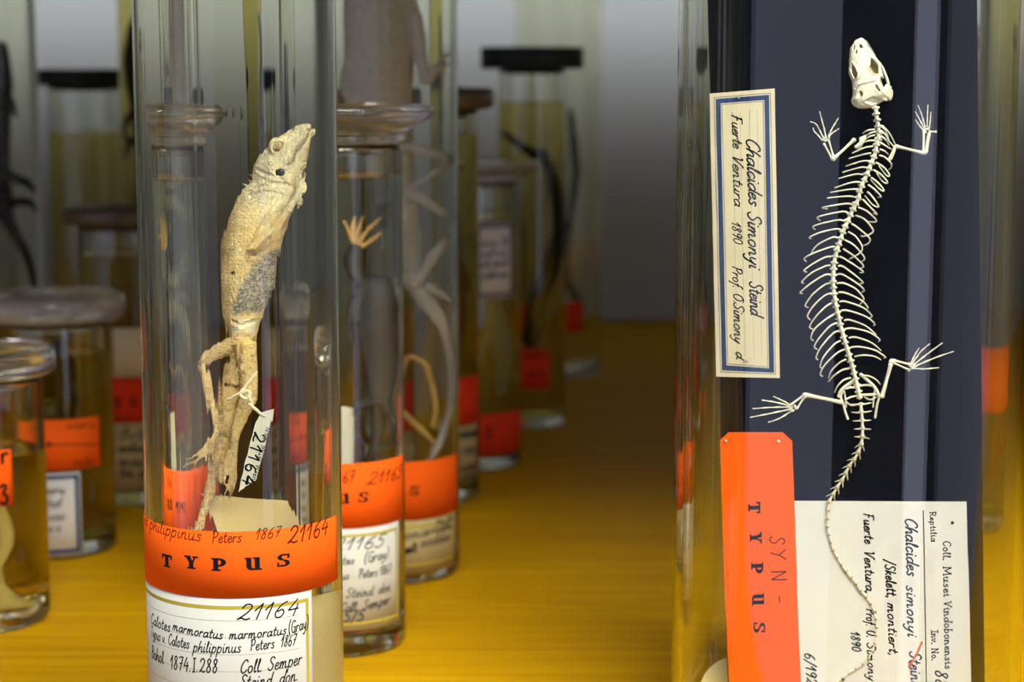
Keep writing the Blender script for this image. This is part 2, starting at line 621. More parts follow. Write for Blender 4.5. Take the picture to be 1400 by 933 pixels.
def text_on(mb, text, a, b, height, put, weight=0.12, **kw):
    """writes text from surface point a to b (2d metres), capital height in metres"""
    polys, W = write(text, **kw)
    a, b = Vector(a), Vector(b)
    e = (b - a).normalized()
    up = Vector((-e.y, e.x))
    sx, sy = (b - a).length / W, height / 10.0
    for pl in polys:
        ribbon(mb, [a + e * (p.x * sx) + up * (p.y * sy) for p in pl], height * weight, put)


def scribble(mb, a, b, height, put, seed, weight=0.14):
    r = random.Random(seed)
    a, b = Vector(a), Vector(b)
    L = (b - a).length
    word = ''.join(r.choice('aceimnorsuvltd ') for _ in range(max(4, int(L / height * 2.0))))
    text_on(mb, word.strip() or 'ion', a, b, height, put, weight, slant=0.3)


def arc(cx, cy, rx, ry, ax, ay, a0, a1, n=12):
    """ring sector between outer (rx, ry) and inner (ax, ay) ellipses as quads"""
    out = []
    for i in range(n):
        t0, t1 = [math.radians(a0 + (a1 - a0) * k / n) for k in (i, i + 1)]
        out.append([(cx + rx * math.cos(t0), cy + ry * math.sin(t0)), (cx + rx * math.cos(t1), cy + ry * math.sin(t1)),
                    (cx + ax * math.cos(t1), cy + ay * math.sin(t1)), (cx + ax * math.cos(t0), cy + ay * math.sin(t0))])
    return out


def rc(x0, y0, x1, y1):
    return [(x0, y0), (x1, y0), (x1, y1), (x0, y1)]


FAT = {   # heavy slab-serif capitals, width 1, height 1
 'T': [rc(.02, .84, .98, 1), rc(.02, .66, .16, .9), rc(.84, .66, .98, .9), rc(.34, .05, .66, .9), rc(.2, 0, .8, .13)],
 'Y': [[(.08, 1), (.42, 1), (.66, .45), (.36, .45)], [(.74, 1), (.88, 1), (.64, .45), (.5, .4)], rc(.34, .05, .66, .48),
       rc(0, .88, .48, 1), rc(.6, .88, 1, 1), rc(.2, 0, .8, .12)],
 'P': [rc(.12, .05, .44, .95), rc(0, 0, .6, .12), rc(0, .88, .44, 1)] + arc(.44, .67, .5, .33, .18, .2, -90, 90),
 'U': [rc(.1, .3, .42, .95), rc(0, .88, .42, 1), rc(.62, .05, .94, .95), rc(.5, .88, .94, 1), rc(.7, 0, 1.06, .12)] + arc(.5, .32, .4, .32, .08, .16, 180, 300),
 'S': arc(.5, .74, .42, .26, .14, .13, 40, 270) + arc(.48, .27, .44, .27, .14, .14, 90, -140) + [rc(.74, .64, .9, .98), rc(.06, .02, .2, .36)],
}


def fat_on(mb, ch, c, w, h, e, put):
    c, e = Vector(c), Vector(e).normalized()
    up = Vector((-e.y, e.x))
    for q in FAT[ch]:
        n = 3
        # split each quad so that it follows a curved wall
        vs, fs = [], []
        for i in range(n + 1):
            for k in range(n + 1):
                s, t = i / n, k / n
                x = (1 - s) * ((1 - t) * q[0][0] + t * q[3][0]) + s * ((1 - t) * q[1][0] + t * q[2][0])
                y = (1 - s) * ((1 - t) * q[0][1] + t * q[3][1]) + s * ((1 - t) * q[1][1] + t * q[2][1])
                vs.append(put(c + e * ((x - .5) * w) + up * ((y - .5) * h)))
        for i in range(n):
            for k in range(n):
                fs.append((i * (n + 1) + k, (i + 1) * (n + 1) + k, (i + 1) * (n + 1) + k + 1, i * (n + 1) + k + 1))
        mb.add(vs, fs)


# ------------------------------------------------------------------ jars
SEG = 128


def jar_spec(cx, row, r_px, front_y=None, Y=None):
    j = JarSpec()
    if Y is None:
        Yf = ground_y(cx, front_y)
        Y = Yf
        for _ in range(6):
            Y = Yf + r_px / FPX * Y
    j.y = Y
    P = at_plane(cx, row, Y)
    j.x = P.x
    dep = (P - CAM).dot(FWD)
    j.r = r_px * dep / FPX
    j.dep = dep
    return j


def make_jar(j, name, label, cat, height, fill=None, wall=0.0024, lid=None, lid_r=1.3, lid_h=0.014, fluid='fluid', gl='glass', group=None, lid_mat='lid_glass', floor=0.007):
    """glass cylinder with heel and punt; the spirit is its own surface inside, the lid lies on the rim"""
    j.ri = j.r - wall
    j.h = height
    j.floor = floor
    t = thing(name, label, cat, (j.x, j.y, 0), group)
    r, ri = j.r, j.ri
    fl = fill if fill else None
    prof = [(0, 0.0022), (r * 0.55, 0.0018), (r * 0.80, 0.0006), (r * 0.88, 0.0), (r * 0.95, 0.0006), (r * 0.99, 0.0026), (r, 0.005)]
    nz = 12
    prof += [(r, 0.0056)] + [(r, 0.005 + (height - 0.007) * k / nz) for k in range(1, nz)] + [(r, height - 0.0026), (r, height - 0.002)]
    prof += [(r - 0.0006, height - 0.0006), ((r + ri) / 2, height), (ri + 0.0004, height - 0.0006), (ri, height - 0.002), (ri, height - 0.0026)]
    if fl is None:
        prof += [(ri, height * k / 8) for k in range(7, 0, -1)]
        prof += [(ri, floor + 0.0066), (ri, floor + 0.006), (ri * 0.985, floor + 0.0028), (ri * 0.93, floor + 0.0006), (ri * 0.8, floor), (0, floor + 0.0012)]
    else:
        prof += [(ri, fl)]
    vs, fs = lathe(prof, SEG)
    body = mesh_obj('glass_body', [Vector(v) + t.location for v in vs], fs, M[gl], t)
    if fl is not None:
        p2 = [(0, floor + 0.0012), (ri * 0.8, floor), (ri * 0.93, floor + 0.0006), (ri * 0.985, floor + 0.0028), (ri, floor + 0.006)]
        p2 += [(ri, floor + 0.0066)] + [(ri, floor + 0.006 + (fl - floor - 0.006) * k / 10) for k in range(1, 10)] + [(ri, fl - 0.0006), (ri, fl)]
        n_side = len(lathe(p2, SEG)[1])
        p2 += [(ri - 0.0012, fl - 0.0005), (0, fl - 0.0006)]
        vs, fs = lathe(p2, SEG)
        mesh_obj('preserving_fluid', [Vector(v) + t.location for v in vs], fs, [M[fluid], M[fluid + '_top']], t,
                 mat_idx=[0] * n_side + [1] * (len(fs) - n_side))
    if lid:
        R = r * lid_r
        z = height
        H = lid_h
        if lid == 'flange':
            p = [(0, z - 0.004), (ri * 0.86, z - 0.004), (ri * 0.9, z + 0.0002), (r * 1.03, z + 0.0003), (r * 1.05, z + H * .15), (r * 1.02, z + H * .25), (R * .80, z + H * .42), (R * .96, z + H * .66), (R, z + H * .8), (R * .985, z + H * .95), (R * .94, z + H), (R * .86, z + H * .90), (R * .4, z + H * .84), (0, z + H * .84)]
        elif lid == 'disc':
            p = [(0, z - 0.004), (ri * 0.86, z - 0.004), (ri * 0.9, z + 0.0002), (R * .90, z + 0.0003), (R * .97, z + H * .12), (R, z + H * .3), (R, z + H * .6), (R * .98, z + H * .82), (R * .93, z + H * .92), (R * .78, z + H * .86), (R * .70, z + H * .90), (R * .5, z + H), (0, z + H * 1.02)]
        else:
            p = [(0, z - 0.003), (ri * 0.9, z - 0.003), (ri * 0.93, z + 0.0002), (R * .97, z + 0.0003), (R, z + H * .12), (R, z + H * .88), (R * .98, z + H), (R * .4, z + H), (0, z + H)]
        vs, fs = lathe(p, 96)
        mesh_obj('lid', [Vector(v) + t.location for v in vs], fs, M[lid_mat], t)
    j.root = t
    return t


def wall_put(j, off):
    def put(p):
        a = p[0] / j.r
        return Vector((j.x + (j.r + off) * math.sin(a), j.y - (j.r + off) * math.cos(a), p[1]))
    return put


def uv(j, px, py):
    a, z = on_wall(j, px, py)
    return Vector((a * j.r, z))


def cam_angle(j):
    return math.atan2(-j.x, j.y)


def wrap(j, name, m, u0, u1, z0, z1, parent, off=0.00010, thick=0.00012, cut=None):
    """paper sheet glued round the glass"""
    n = max(6, int((u1 - u0) / j.r / 0.06))
    P0, P1 = wall_put(j, off), wall_put(j, off + thick)
    vs, fs = [], []
    nz = 2
    for i in range(n + 1):
        u = u0 + (u1 - u0) * i / n
        for k in range(nz + 1):
            z = z0 + (z1 - z0) * k / nz
            vs += [P0((u, z)), P1((u, z))]
    q = 2 * (nz + 1)
    for i in range(n):
        for k in range(nz):
            a, b = i * q + 2 * k, (i + 1) * q + 2 * k
            fs.append((a + 1, b + 1, b + 3, a + 3))
            fs.append((a, a + 2, b + 2, b))
        fs.append((i * q, (i + 1) * q, (i + 1) * q + 1, i * q + 1))
        fs.append((i * q + 2 * nz, i * q + 2 * nz + 1, (i + 1) * q + 2 * nz + 1, (i + 1) * q + 2 * nz))
    for i, s in ((0, 1), (n, -1)):
        for k in range(nz):
            a = i * q + 2 * k
            fs.append((a, a + 1, a + 3, a + 2) if s > 0 else (a, a + 2, a + 3, a + 1))
    return mesh_obj(name, vs, fs, m, parent)


def strip_frame(mb, j, u0, u1, z0, z1, wid, off, right_only=False, bottom=True):
    """printed border just inside a wrapped label"""
    put = wall_put(j, off)

    def bar(a, b, c, d):
        n = max(1, int((b - a) / j.r / 0.06))
        vs, fs = [], []
        for i in range(n + 1):
            u = a + (b - a) * i / n
            vs += [put((u, c)), put((u, d))]
        for i in range(n):
            fs.append((2 * i, 2 * i + 2, 2 * i + 3, 2 * i + 1))
        mb.add(vs, fs)
    bar(u0, u1, z1 - wid, z1)
    if bottom:
        bar(u0, u1, z0, z0 + wid)
    bar(u1 - wid, u1, z0, z1)
    if not right_only:
        bar(u0, u0 + wid, z0, z1)


OFF_T = 0.00028   # ink lies just on the paper

# ---- front left jar
A = jar_spec(329, 466, 135, Y=0.588)
make_jar(A, 'specimen_jar', 'tall glass jar of spirit with a pale lizard and label numbered 21164', 'jar', 0.30, 0.285, 0.0022, 'flange', 1.3)
rt = A.root
zt, zb = on_wall(A, 330, 727)[1], on_wall(A, 330, 818)[1]
aR = on_wall(A, 459.5, 700)[0]
ca = cam_angle(A)
o = wrap(A, 'type_label', M['orange'], (ca - math.radians(100)) * A.r, aR * A.r, zb, zt, rt, 0.0003, 0.00012)
o['label'] = 'orange band label reading TYPUS'
mb = MB()
put = wall_put(A, 0.0003 + OFF_T - 0.0001)
for ch, px, py in (('T', 229, 767), ('Y', 262, 769), ('P', 300, 772), ('U', 345.5, 771), ('S', 387.5, 766)):
    fat_on(mb, ch, uv(A, px, py), 0.0047, 0.0039, (1, 0), put)
mb.build('printed_lettering', M['ink'], o, False)
mb = MB()
text_on(mb, 'es philippinus', uv(A, 199, 716), uv(A, 275, 740), 0.0040, put, 0.07, slant=.25)
text_on(mb, 'Peters', uv(A, 290, 742), uv(A, 330, 741), 0.0034, put, 0.09, slant=.2)
text_on(mb, '1867', uv(A, 348, 738), uv(A, 382, 734), 0.0032, put, 0.09, slant=.3)
text_on(mb, '21164', uv(A, 392, 744), uv(A, 447, 729), 0.0050, put, 0.10, slant=.25)
mb.build('handwriting', M['redink'], o, False)
# white paper label below
aR2 = on_wall(A, 427, 860)[0]
zw = on_wall(A, 330, 822)[1]
uL, uR = aR2 * A.r - 0.074, aR2 * A.r
z0w = zw - 0.058
wl = wrap(A, 'data_label', M['white'], uL, uR, z0w, zb + 0.0012, rt, 0.0001, 0.0001)
wl['label'] = 'white paper label with olive border and handwriting'
mb = MB()
zi = on_wall(A, 330, 829)[1]
strip_frame(mb, A, uL + 0.0012, uR - 0.0014, z0w + 0.001, zi, 0.0011, 0.00024)
mb.build('printed_border', M['olive'], wl, False)
mb = MB()
put = wall_put(A, 0.00026)
for k in range(9):
    zz = zi - 0.0045 - 0.0052 * k
    ribbon(mb, [Vector((uL + 0.003 + i * 0.003, zz)) for i in range(23)], 0.00012, put)
mb.build('ruled_lines', M['pencil'], wl, False)
mb = MB()
put = wall_put(A, 0.00030)
text_on(mb, '21164', uv(A, 323, 848), uv(A, 407, 840), 0.0047, put, 0.085, slant=.3)
text_on(mb, 'Calotes', uv(A, 207, 852), uv(A, 233, 864), 0.0034, put, 0.10, slant=.2)
text_on(mb, 'marmoratus', uv(A, 236, 861), uv(A, 304, 874), 0.0030, put, 0.11, slant=.25)
text_on(mb, 'marmoratus', uv(A, 313, 874), uv(A, 391, 867), 0.0030, put, 0.11, slant=.25)
text_on(mb, '(Gray)', uv(A, 394, 867), uv(A, 422, 858), 0.0036, put, 0.09, slant=.25)
text_on(mb, 'Typus v. Calotes', uv(A, 207, 870), uv(A, 259, 887), 0.0034, put, 0.09, slant=.2)
text_on(mb, 'philippinus', uv(A, 264, 891), uv(A, 329, 892), 0.0034, put, 0.09, slant=.3)
text_on(mb, 'Peters', uv(A, 342, 890), uv(A, 375, 886), 0.0034, put, 0.09, slant=.2)
text_on(mb, '1867', uv(A, 383, 885), uv(A, 404, 882), 0.0034, put, 0.09, slant=.3)
text_on(mb, 'Bohol', uv(A, 208, 899), uv(A, 224, 908), 0.0040, put, 0.09, slant=.1)
text_on(mb, '1874.I.288', uv(A, 233, 914), uv(A, 298, 920), 0.0042, put, 0.085, slant=.2)
text_on(mb, 'Coll. Semper', uv(A, 328, 921), uv(A, 412, 908), 0.0040, put, 0.09, slant=.3)
text_on(mb, 'Steind. don.', uv(A, 327, 941), uv(A, 408, 930), 0.0040, put, 0.09, slant=.3)
mb.build('handwriting', M['ink'], wl, False)

# ---- second jar
B = jar_spec(467, 650, 86, front_y=902)
hB = at_plane(467, 196, B.y).z
make_jar(B, 'specimen_jar', 'glass jar with flanged lid and label ending 1165, behind the lizard jar', 'jar', hB, hB - 0.012, 0.0024, 'flange', 1.50, 0.0145)
rt = B.root


def band(j, m, py_top, py_bot, pxr, cx, name='type_label', a_left=None, thick=0.00012, off=0.0001, lab=None):
    zt, zb = on_wall(j, cx, py_top)[1], on_wall(j, cx, py_bot)[1]
    d = ray(pxr, (py_top + py_bot) / 2)
    aR = on_wall(j, pxr, (py_top + py_bot) / 2)[0] if cyl_t(CAM, d, j.x, j.y, j.r + .0002) else cam_angle(j) + math.radians(84)
    a0 = cam_angle(j) - math.radians(100) if a_left is None else a_left
    o = wrap(j, name, m, a0 * j.r, aR * j.r, zb, zt, j.root, off, thick)
    if lab:
        o['label'] = lab
    return o


o = band(B, M['orange'], 633, 722, 551, 500, lab='orange band label with black capitals')
mb = MB()
put = wall_put(B, 0.0003)
fat_on(mb, 'S', uv(B, 497, 680), 0.0044, 0.0040, (1, -.05), put)
fat_on(mb, 'U', uv(B, 469, 682), 0.0046, 0.0040, (1, 0), put)
fat_on(mb, 'P', uv(B, 441, 683), 0.0046, 0.0040, (1, 0), put)
mb.build('printed_lettering', M['ink'], o, False)
mb = MB()
text_on(mb, '67', uv(B, 468, 661), uv(B, 485, 657), 0.0038, put, 0.13, slant=.3)
text_on(mb, '21165', uv(B, 500, 664), uv(B, 548, 652), 0.0046, put, 0.12, slant=.3)
mb.build('handwriting', M['redink'], o, False)
uR = on_wall(B, 546, 780)[0] * B.r
zt, zb = on_wall(B, 500, 722)[1], on_wall(B, 500, 861)[1]
wl = wrap(B, 'data_label', M['white'], uR - 0.074, uR, zb, zt, rt, 0.0001, 0.0001)
wl['label'] = 'white paper label with olive border and handwriting'
mb = MB()
strip_frame(mb, B, uR - 0.0725, uR - 0.0016, zb + 0.0022, zt - 0.0022, 0.0011, 0.00024)
mb.build('printed_border', M['olive'], wl, False)
mb = MB()
put = wall_put(B, 0.00030)
text_on(mb, '21165', uv(B, 452, 752), uv(B, 524, 747), 0.0046, put, 0.10, slant=.3)
text_on(mb, 'Calotes', uv(B, 440, 773), uv(B, 484, 771), 0.0030, put, 0.13, slant=.3)
text_on(mb, '(Gray)', uv(B, 497, 770), uv(B, 531, 762), 0.0038, put, 0.11, slant=.3)
text_on(mb, 'philippinus', uv(B, 430, 795), uv(B, 477, 792), 0.0030, put, 0.12, slant=.3)
text_on(mb, 'Peters 1867', uv(B, 490, 791), uv(B, 534, 783), 0.0034, put, 0.11, slant=.2)
text_on(mb, 'Steind. don', uv(B, 472, 818), uv(B, 533, 808), 0.0036, put, 0.11, slant=.3)
text_on(mb, 'Coll. Semper', uv(B, 464, 838), uv(B, 532, 825), 0.0036, put, 0.11, slant=.3)
text_on(mb, '5/5', uv(B, 469, 851), uv(B, 497, 849), 0.0040, put, 0.12, slant=.2)
mb.build('handwriting', M['ink'], wl, False)

# ---- third jar, tall
C = jar_spec(535, 466, 92, front_y=803)
make_jar(C, 'specimen_jar', 'tall jar with pale lizard, behind and right of the flange-lidded jar', 'jar', 0.335, 0.325, 0.0024, 'flange', 1.3)
o = band(C, M['orange'], 632, 712, 625, 560, lab='orange band label with black capitals')
mb = MB()
put = wall_put(C, 0.0003)
fat_on(mb, 'S', uv(C, 567, 671), 0.0048, 0.0042, (1, -.1), put)
fat_on(mb, 'U', uv(C, 535, 675), 0.0046, 0.0042, (1, 0), put)
mb.build('printed_lettering', M['ink'], o, False)
o = band(C, M['beige'], 713, 786, 622, 560, 'data_label', lab='beige paper label with olive lines')
mb = MB()
strip_frame(mb, C, (cam_angle(C) - 1.2) * C.r, on_wall(C, 618, 740)[0] * C.r, on_wall(C, 560, 775)[1], on_wall(C, 560, 720)[1], 0.0012, 0.0003)
mb.build('printed_border', M['olive'], o, False)
mb = MB()
for k, (x0, x1, y0, y1) in enumerate(((596, 618, 719, 711), (553, 586, 738, 732), (588, 618, 730, 722), (553, 570, 758, 754), (575, 614, 748, 738))):
    scribble(mb, uv(C, x0, y0), uv(C, x1, y1), 0.0042, put, 40 + k)
mb.build('handwriting', M['ink'], o, False)

# ---- fourth jar
D = jar_spec(575, 466, 80, front_y=695)
hD = at_plane(575, 150, D.y).z
make_jar(D, 'specimen_jar', 'jar with flat brown lid peeking out right of the tall pale-lizard jar', 'jar', hD, hD - 0.012, 0.0024, 'disc', 1.27, 0.012, 'yfluid', lid_mat='lid_brown')
o = band(D, M['orange_far'], 520, 585, 654, 600, lab='orange band label')
o = band(D, M['beige'], 587, 664, 652, 600, 'data_label', lab='beige paper label with handwriting')
mb = MB()
put = wall_put(D, 0.0003)
for k, (x0, x1, y) in enumerate(((628, 652, 600), (630, 652, 622), (628, 650, 645), (628, 650, 660))):
    scribble(mb, uv(D, x0, y), uv(D, x1, y - 4), 0.006, put, 60 + k)
mb.build('handwriting', M['ink'], o, False)

# ---- fifth jar, with the small blue-edged label
E = jar_spec(639, 466, 73, front_y=648)
hE = at_plane(639, 247, E.y).z
make_jar(E, 'specimen_jar', 'short jar with blue-edged white label and glass lid, before the black-lidded jar', 'jar', hE, hE - 0.02, 0.0024, 'flange', 1.36, 0.011, 'yfluid', lid_mat='lid_dusty')
o = band(E, M['orange_far'], 566, 624, 711, 670, lab='red-orange band label with black mark')
mb = MB()
put = wall_put(E, 0.0003)
fat_on(mb, 'S', uv(E, 668, 592), 0.0052, 0.0060, (1, 0), put)
mb.build('printed_lettering', M['ink'], o, False)
# tilted paper leaning on the glass
q = [uv(E, *p) for p in ((651, 409), (701, 402), (702, 307), (651, 306))]
u0, u1 = q[0].x, q[1].x
wl = wrap(E, 'data_label', M['white_card'], u0, u1, q[0].y, q[3].y, E.root, 0.0001, 0.0001)
wl['label'] = 'small white label with blue edge'
mb = MB()
strip_frame(mb, E, u0 + 0.0006, u1 - 0.0006, q[0].y + 0.001, q[3].y - 0.0008, 0.0016, 0.0003)
mb.build('printed_border', M['blue'], wl, False)
mb = MB()
for k, y in enumerate((338, 352, 366, 382)):
    scribble(mb, uv(E, 657, y), uv(E, 694, y - 3), 0.005, put, 80 + k)
mb.build('handwriting', M['blue'], wl, False)

# ---- sixth jar, black lid
F = jar_spec(727, 466, 46, front_y=588)
hF = at_plane(727, 95, F.y).z
make_jar(F, 'specimen_jar', 'slim jar closed by a thick black lid', 'jar', hF, hF - 0.02, 0.002, 'cap', 1.50, 0.0135, 'yfluid', lid_mat='lid_dark')
o = band(F, M['orange_far'], 478, 532, 752, 725, lab='dark red band label')
mb = MB()
for k, y in enumerate((490, 515)):
    scribble(mb, uv(F, 716, y), uv(F, 745, y - 2), 0.004, wall_put(F, 0.0003), 90 + k)
mb.build('handwriting', M['ink'], o, False)

# ---- seventh jar, the tallest at the back
H = jar_spec(762, 466, 58, front_y=519)
make_jar(H, 'specimen_jar', 'tall jar standing farthest back, behind the black-lidded jar', 'jar', 0.345, 0.30, 0.0024, 'flange', 1.3)
o = band(H, M['orange_far'], 414, 455, 797, 780, a_left=cam_angle(H) - 0.2, lab='dark red paper label')

# ---- left group
L1 = jar_spec(-30, 680, 92, front_y=872)
h1 = at_plane(-10, 513, L1.y).z
make_jar(L1, 'specimen_jar', 'short jar with white bones in yellow spirit, cut by the left edge', 'jar', h1, h1 - 0.030, 0.0024, 'disc', 1.20, 0.0115, 'yfluid', gl='glass_clear')
o = band(L1, M['orange'], 616, 693, 17, 0, off=0.0001, lab='orange label with a black numeral')
mb = MB()
put = wall_put(L1, 0.0003)
text_on(mb, '3', uv(L1, 1, 690), uv(L1, 12, 688), 0.0075, put, 0.16)
text_on(mb, 'r', uv(L1, 2, 634), uv(L1, 12, 632), 0.0075, put, 0.16)
mb.build('printed_lettering', M['ink'], o, False)

L2 = jar_spec(78, 600, 77, front_y=767)
h2 = at_plane(78, 437, L2.y).z
make_jar(L2, 'specimen_jar', 'jar with thick dusty lid, orange label and blue-framed white label', 'jar', h2, h2 - 0.015, 0.0024, 'disc', 1.27, 0.013, 'yfluid', lid_mat='lid_dusty')
u0, u1 = uv(L2, 62, 610).x, uv(L2, 137, 610).x
o = wrap(L2, 'type_label', M['orange'], u0 - 0.006, u1, on_wall(L2, 100, 642)[1], on_wall(L2, 100, 573)[1], L2.root)
o['label'] = 'orange label with a black line across'
mb = MB()
put = wall_put(L2, 0.0003)
ribbon(mb, [uv(L2, 40 + 96 * i / 12, 608) for i in range(13)], 0.0006, put)
mb.ball(put(uv(L2, 67, 608)), 0.0012, 0.0003, 0.0012)
scribble(mb, uv(L2, 90, 586), uv(L2, 128, 584), 0.0034, put, 3, 0.1)
scribble(mb, uv(L2, 98, 636), uv(L2, 128, 634), 0.0034, put, 4, 0.1)
mb.build('handwriting', M['redink'], o, False)
u0, u1 = uv(L2, 62, 700).x - 0.014, uv(L2, 111, 700).x
zt, zb = on_wall(L2, 90, 647)[1], on_wall(L2, 90, 760)[1]
wl = wrap(L2, 'data_label', M['white_card'], u0, u1, zb, zt, L2.root)
wl['label'] = 'white label in a thick blue frame'
mb = MB()
strip_frame(mb, L2, u0 + 0.0008, u1 - 0.0008, zb + 0.001, zt - 0.001, 0.0018, 0.0003)
mb.build('printed_border', M['blue'], wl, False)
mb = MB()
for k, y in enumerate((676, 694, 712, 728)):
    scribble(mb, uv(L2, 50, y), uv(L2, 88 - (k % 2) * 6, y - 1), 0.0042, put, 10 + k)
mb.build('handwriting', M['ink'], wl, False)

L3 = jar_spec(175, 560, 60, front_y=695)
h3 = at_plane(160, 306, L3.y).z
make_jar(L3, 'specimen_jar', 'narrow jar with brownish flat lid half hidden by the lizard jar', 'jar', h3, h3 - 0.015, 0.0022, 'disc', 1.33, 0.010, 'yfluid', lid_mat='lid_brown')
o = wrap(L3, 'type_label', M['orange_far'], uv(L3, 153, 550).x, (cam_angle(L3) + 1.5) * L3.r, on_wall(L3, 175, 578)[1], on_wall(L3, 175, 517)[1], L3.root)
o['label'] = 'orange band label with two black marks'
mb = MB()
put = wall_put(L3, 0.0003)
for x in (161, 182):
    fat_on(mb, 'S', uv(L3, x, 550), 0.0040, 0.0050, (1, 0), put)
mb.build('printed_lettering', M['ink'], o, False)
o = wrap(L3, 'paper_label', M['cream'], uv(L3, 155, 480).x, (cam_angle(L3) + 1.5) * L3.r, on_wall(L3, 175, 516)[1], on_wall(L3, 175, 449)[1], L3.root)
o = wrap(L3, 'data_label', M['beige'], uv(L3, 155, 630).x, (cam_angle(L3) + 1.5) * L3.r, on_wall(L3, 175, 672)[1], on_wall(L3, 175, 579)[1], L3.root)
mb = MB()
for k, y in enumerate((600, 618, 636, 652)):
    scribble(mb, uv(L3, 162, y), uv(L3, 205, y), 0.005, put, 20 + k)
mb.build('handwriting', M['ink'], o, False)

L4 = jar_spec(120, 300, 50, Y=1.27)
h4 = at_plane(120, 118, L4.y).z
make_jar(L4, 'specimen_jar', 'jar with flat dark lid standing back left by the wall', 'jar', h4, h4 - 0.03, 0.0022, 'cap', 1.22, 0.011, 'yfluid', lid_mat='lid_dark')
L5 = jar_spec(2, 300, 54, Y=1.08)
make_jar(L5, 'specimen_jar', 'tall jar holding a black lizard, at the far left edge', 'jar', 0.345, 0.335, 0.0022, 'flange', 1.3)
L6 = jar_spec(232, 200, 66, Y=1.17)
make_jar(L6, 'specimen_jar', 'tall jar with a hanging black lizard, mostly hidden behind the lizard jar', 'jar', 0.345, 0.335, 0.0024, 'flange', 1.3, fluid='yfluid')

# ---- jars seen through the right edge of the skeleton jar
X1 = jar_spec(1372, 466, 62, Y=1.12)
make_jar(X1, 'specimen_jar', 'jar seen through the right rim of the skeleton jar, farther back', 'jar', at_plane(1372, 60, X1.y).z, at_plane(1372, 80, X1.y).z, 0.0024, 'disc', 1.2, 0.01, 'yfluid')
o = wrap(X1, 'type_label', M['orange_far'], (cam_angle(X1) - 1.5) * X1.r, (cam_angle(X1) + 1.5) * X1.r, on_wall(X1, 1372, 650)[1], on_wall(X1, 1372, 560)[1], X1.root)
X2 = jar_spec(1465, 466, 84, Y=0.93)
make_jar(X2, 'specimen_jar', 'jar glimpsed at the right frame edge beside the skeleton jar', 'jar', 0.33, 0.30, 0.0024, 'flange', 1.3, fluid='yfluid')
o = wrap(X2, 'type_label', M['orange'], (cam_angle(X2) - 1.5) * X2.r, (cam_angle(X2) + 1.5) * X2.r, on_wall(X2, 1465, 570)[1], on_wall(X2, 1465, 480)[1], X2.root)

# ------------------------------------------------------------------ skeleton jar
R = jar_spec(1164, 466, 241, Y=0.602)
make_jar(R, 'specimen_jar', 'large wide jar holding the white skeleton on its black plate', 'jar', 0.32, None, 0.0034, 'flange', 1.15, gl='glass_clear', floor=0.008)
NFA = 1.0
PY = 0.004     # the face of the plate lies slightly behind the jar's middle


def onp(px, py, up=0.0):
    """point `up` metres in front of the plate"""
    return trace(R, px, py, PY - up, NFA)


def p_left(y):
    return 967 + 0.027 * y


def p_right(y):
    return 1336 + 0.0075 * y


corn = [onp(p_left(-110), -110), onp(p_right(-110), -110), onp(p_right(1075), 1075), onp(p_left(1075), 1075)]
zlow = min(corn[2].z, corn[3].z)
for i in (2, 3):
    corn[i].z = 0.0095
mb = MB()
mb.slab([corn[3], corn[2], corn[1], corn[0]][::-1], 0.0028, Vector((0, 1, 0)))
o = mb.build('mounting_plate', M['plate'], None, False)
bv = o.modifiers.new('edge', 'BEVEL')
bv.width = 0.0004
bv.segments = 2
tag(o, 'shiny black plate standing in the large jar behind the skeleton', 'plate')

PXM = R.dep / FPX      # metres per photo pixel on the plate


def plate_uv(px, py):
    p = onp(px, py)
    return Vector((p.x, p.z))


def plate_put(up):
    def put(p):
        return Vector((p[0], R.y + PY - up, p[1]))
    return put


def paper(name, label, cat, pts, m, up0=0.0002, thick=0.00025, bow=0.0):
    poly = [onp(x, y) for x, y in pts]
    for p in poly:
        p.y = R.y + PY - up0
    # order counter-clockwise seen from the camera
    mb = MB()
    mb.slab(poly, thick, Vector((0, -1, 0)))
    o = mb.build(name, m, None, False)
    tag(o, label, cat)
    return o


def pin_on(parent, px, py, m='pin', r=0.0005, up=0.0009):
    mb = MB()
    c = plate_put(up)(plate_uv(px, py))
    mb.ball(c, r, r * .8, r)
    mb.tube([c, c + Vector((0, up - 0.0003, 0))], r * .3, 6, sub=1)
    return mb.build('pin', M[m], parent)


# orange type label
o = paper('type_label', 'orange slip reading TYPUS pinned on the black plate', 'label',
          [(984, 602), (996, 591), (1070, 591), (1083, 603), (1087, 720), (1091, 850), (1096, 985), (1000, 985), (995, 900), (990, 790)][::-1], M['orange'])
mb = MB()
put = plate_put(0.00052)
for px, py in ((0, 0),):
    pass
for ch, cx, cy in (('T', 1031, 694), ('Y', 1033, 735), ('P', 1035, 777), ('U', 1036, 819), ('S', 1038, 858)):
    fat_on(mb, ch, plate_uv(cx, cy), 17 * PXM, 17 * PXM, (0.03, -1), put)
mb.build('printed_lettering', M['ink'], o, False)
mb = MB()
for s, a, b, h in (('S', (1052, 733), (1052, 745), 21), ('Y', (1053, 752), (1054, 767), 21), ('N', (1054, 780), (1055, 797), 21), ('-', (1057, 814), (1058, 826), 20)):
    text_on(mb, s, plate_uv(*a), plate_uv(*b), h * PXM, put, 0.08)
mb.build('handwriting', M['redink'], o, False)
pin_on(o, 992, 603)
pin_on(o, 1064, 603)

# blue-framed old label
cs = [(970, 128), (1059, 121), (1066, 517), (979, 515)]
o = paper('collection_label', 'old cream label in a blue frame pinned on the black plate', 'label', cs[::-1], M['cream'])


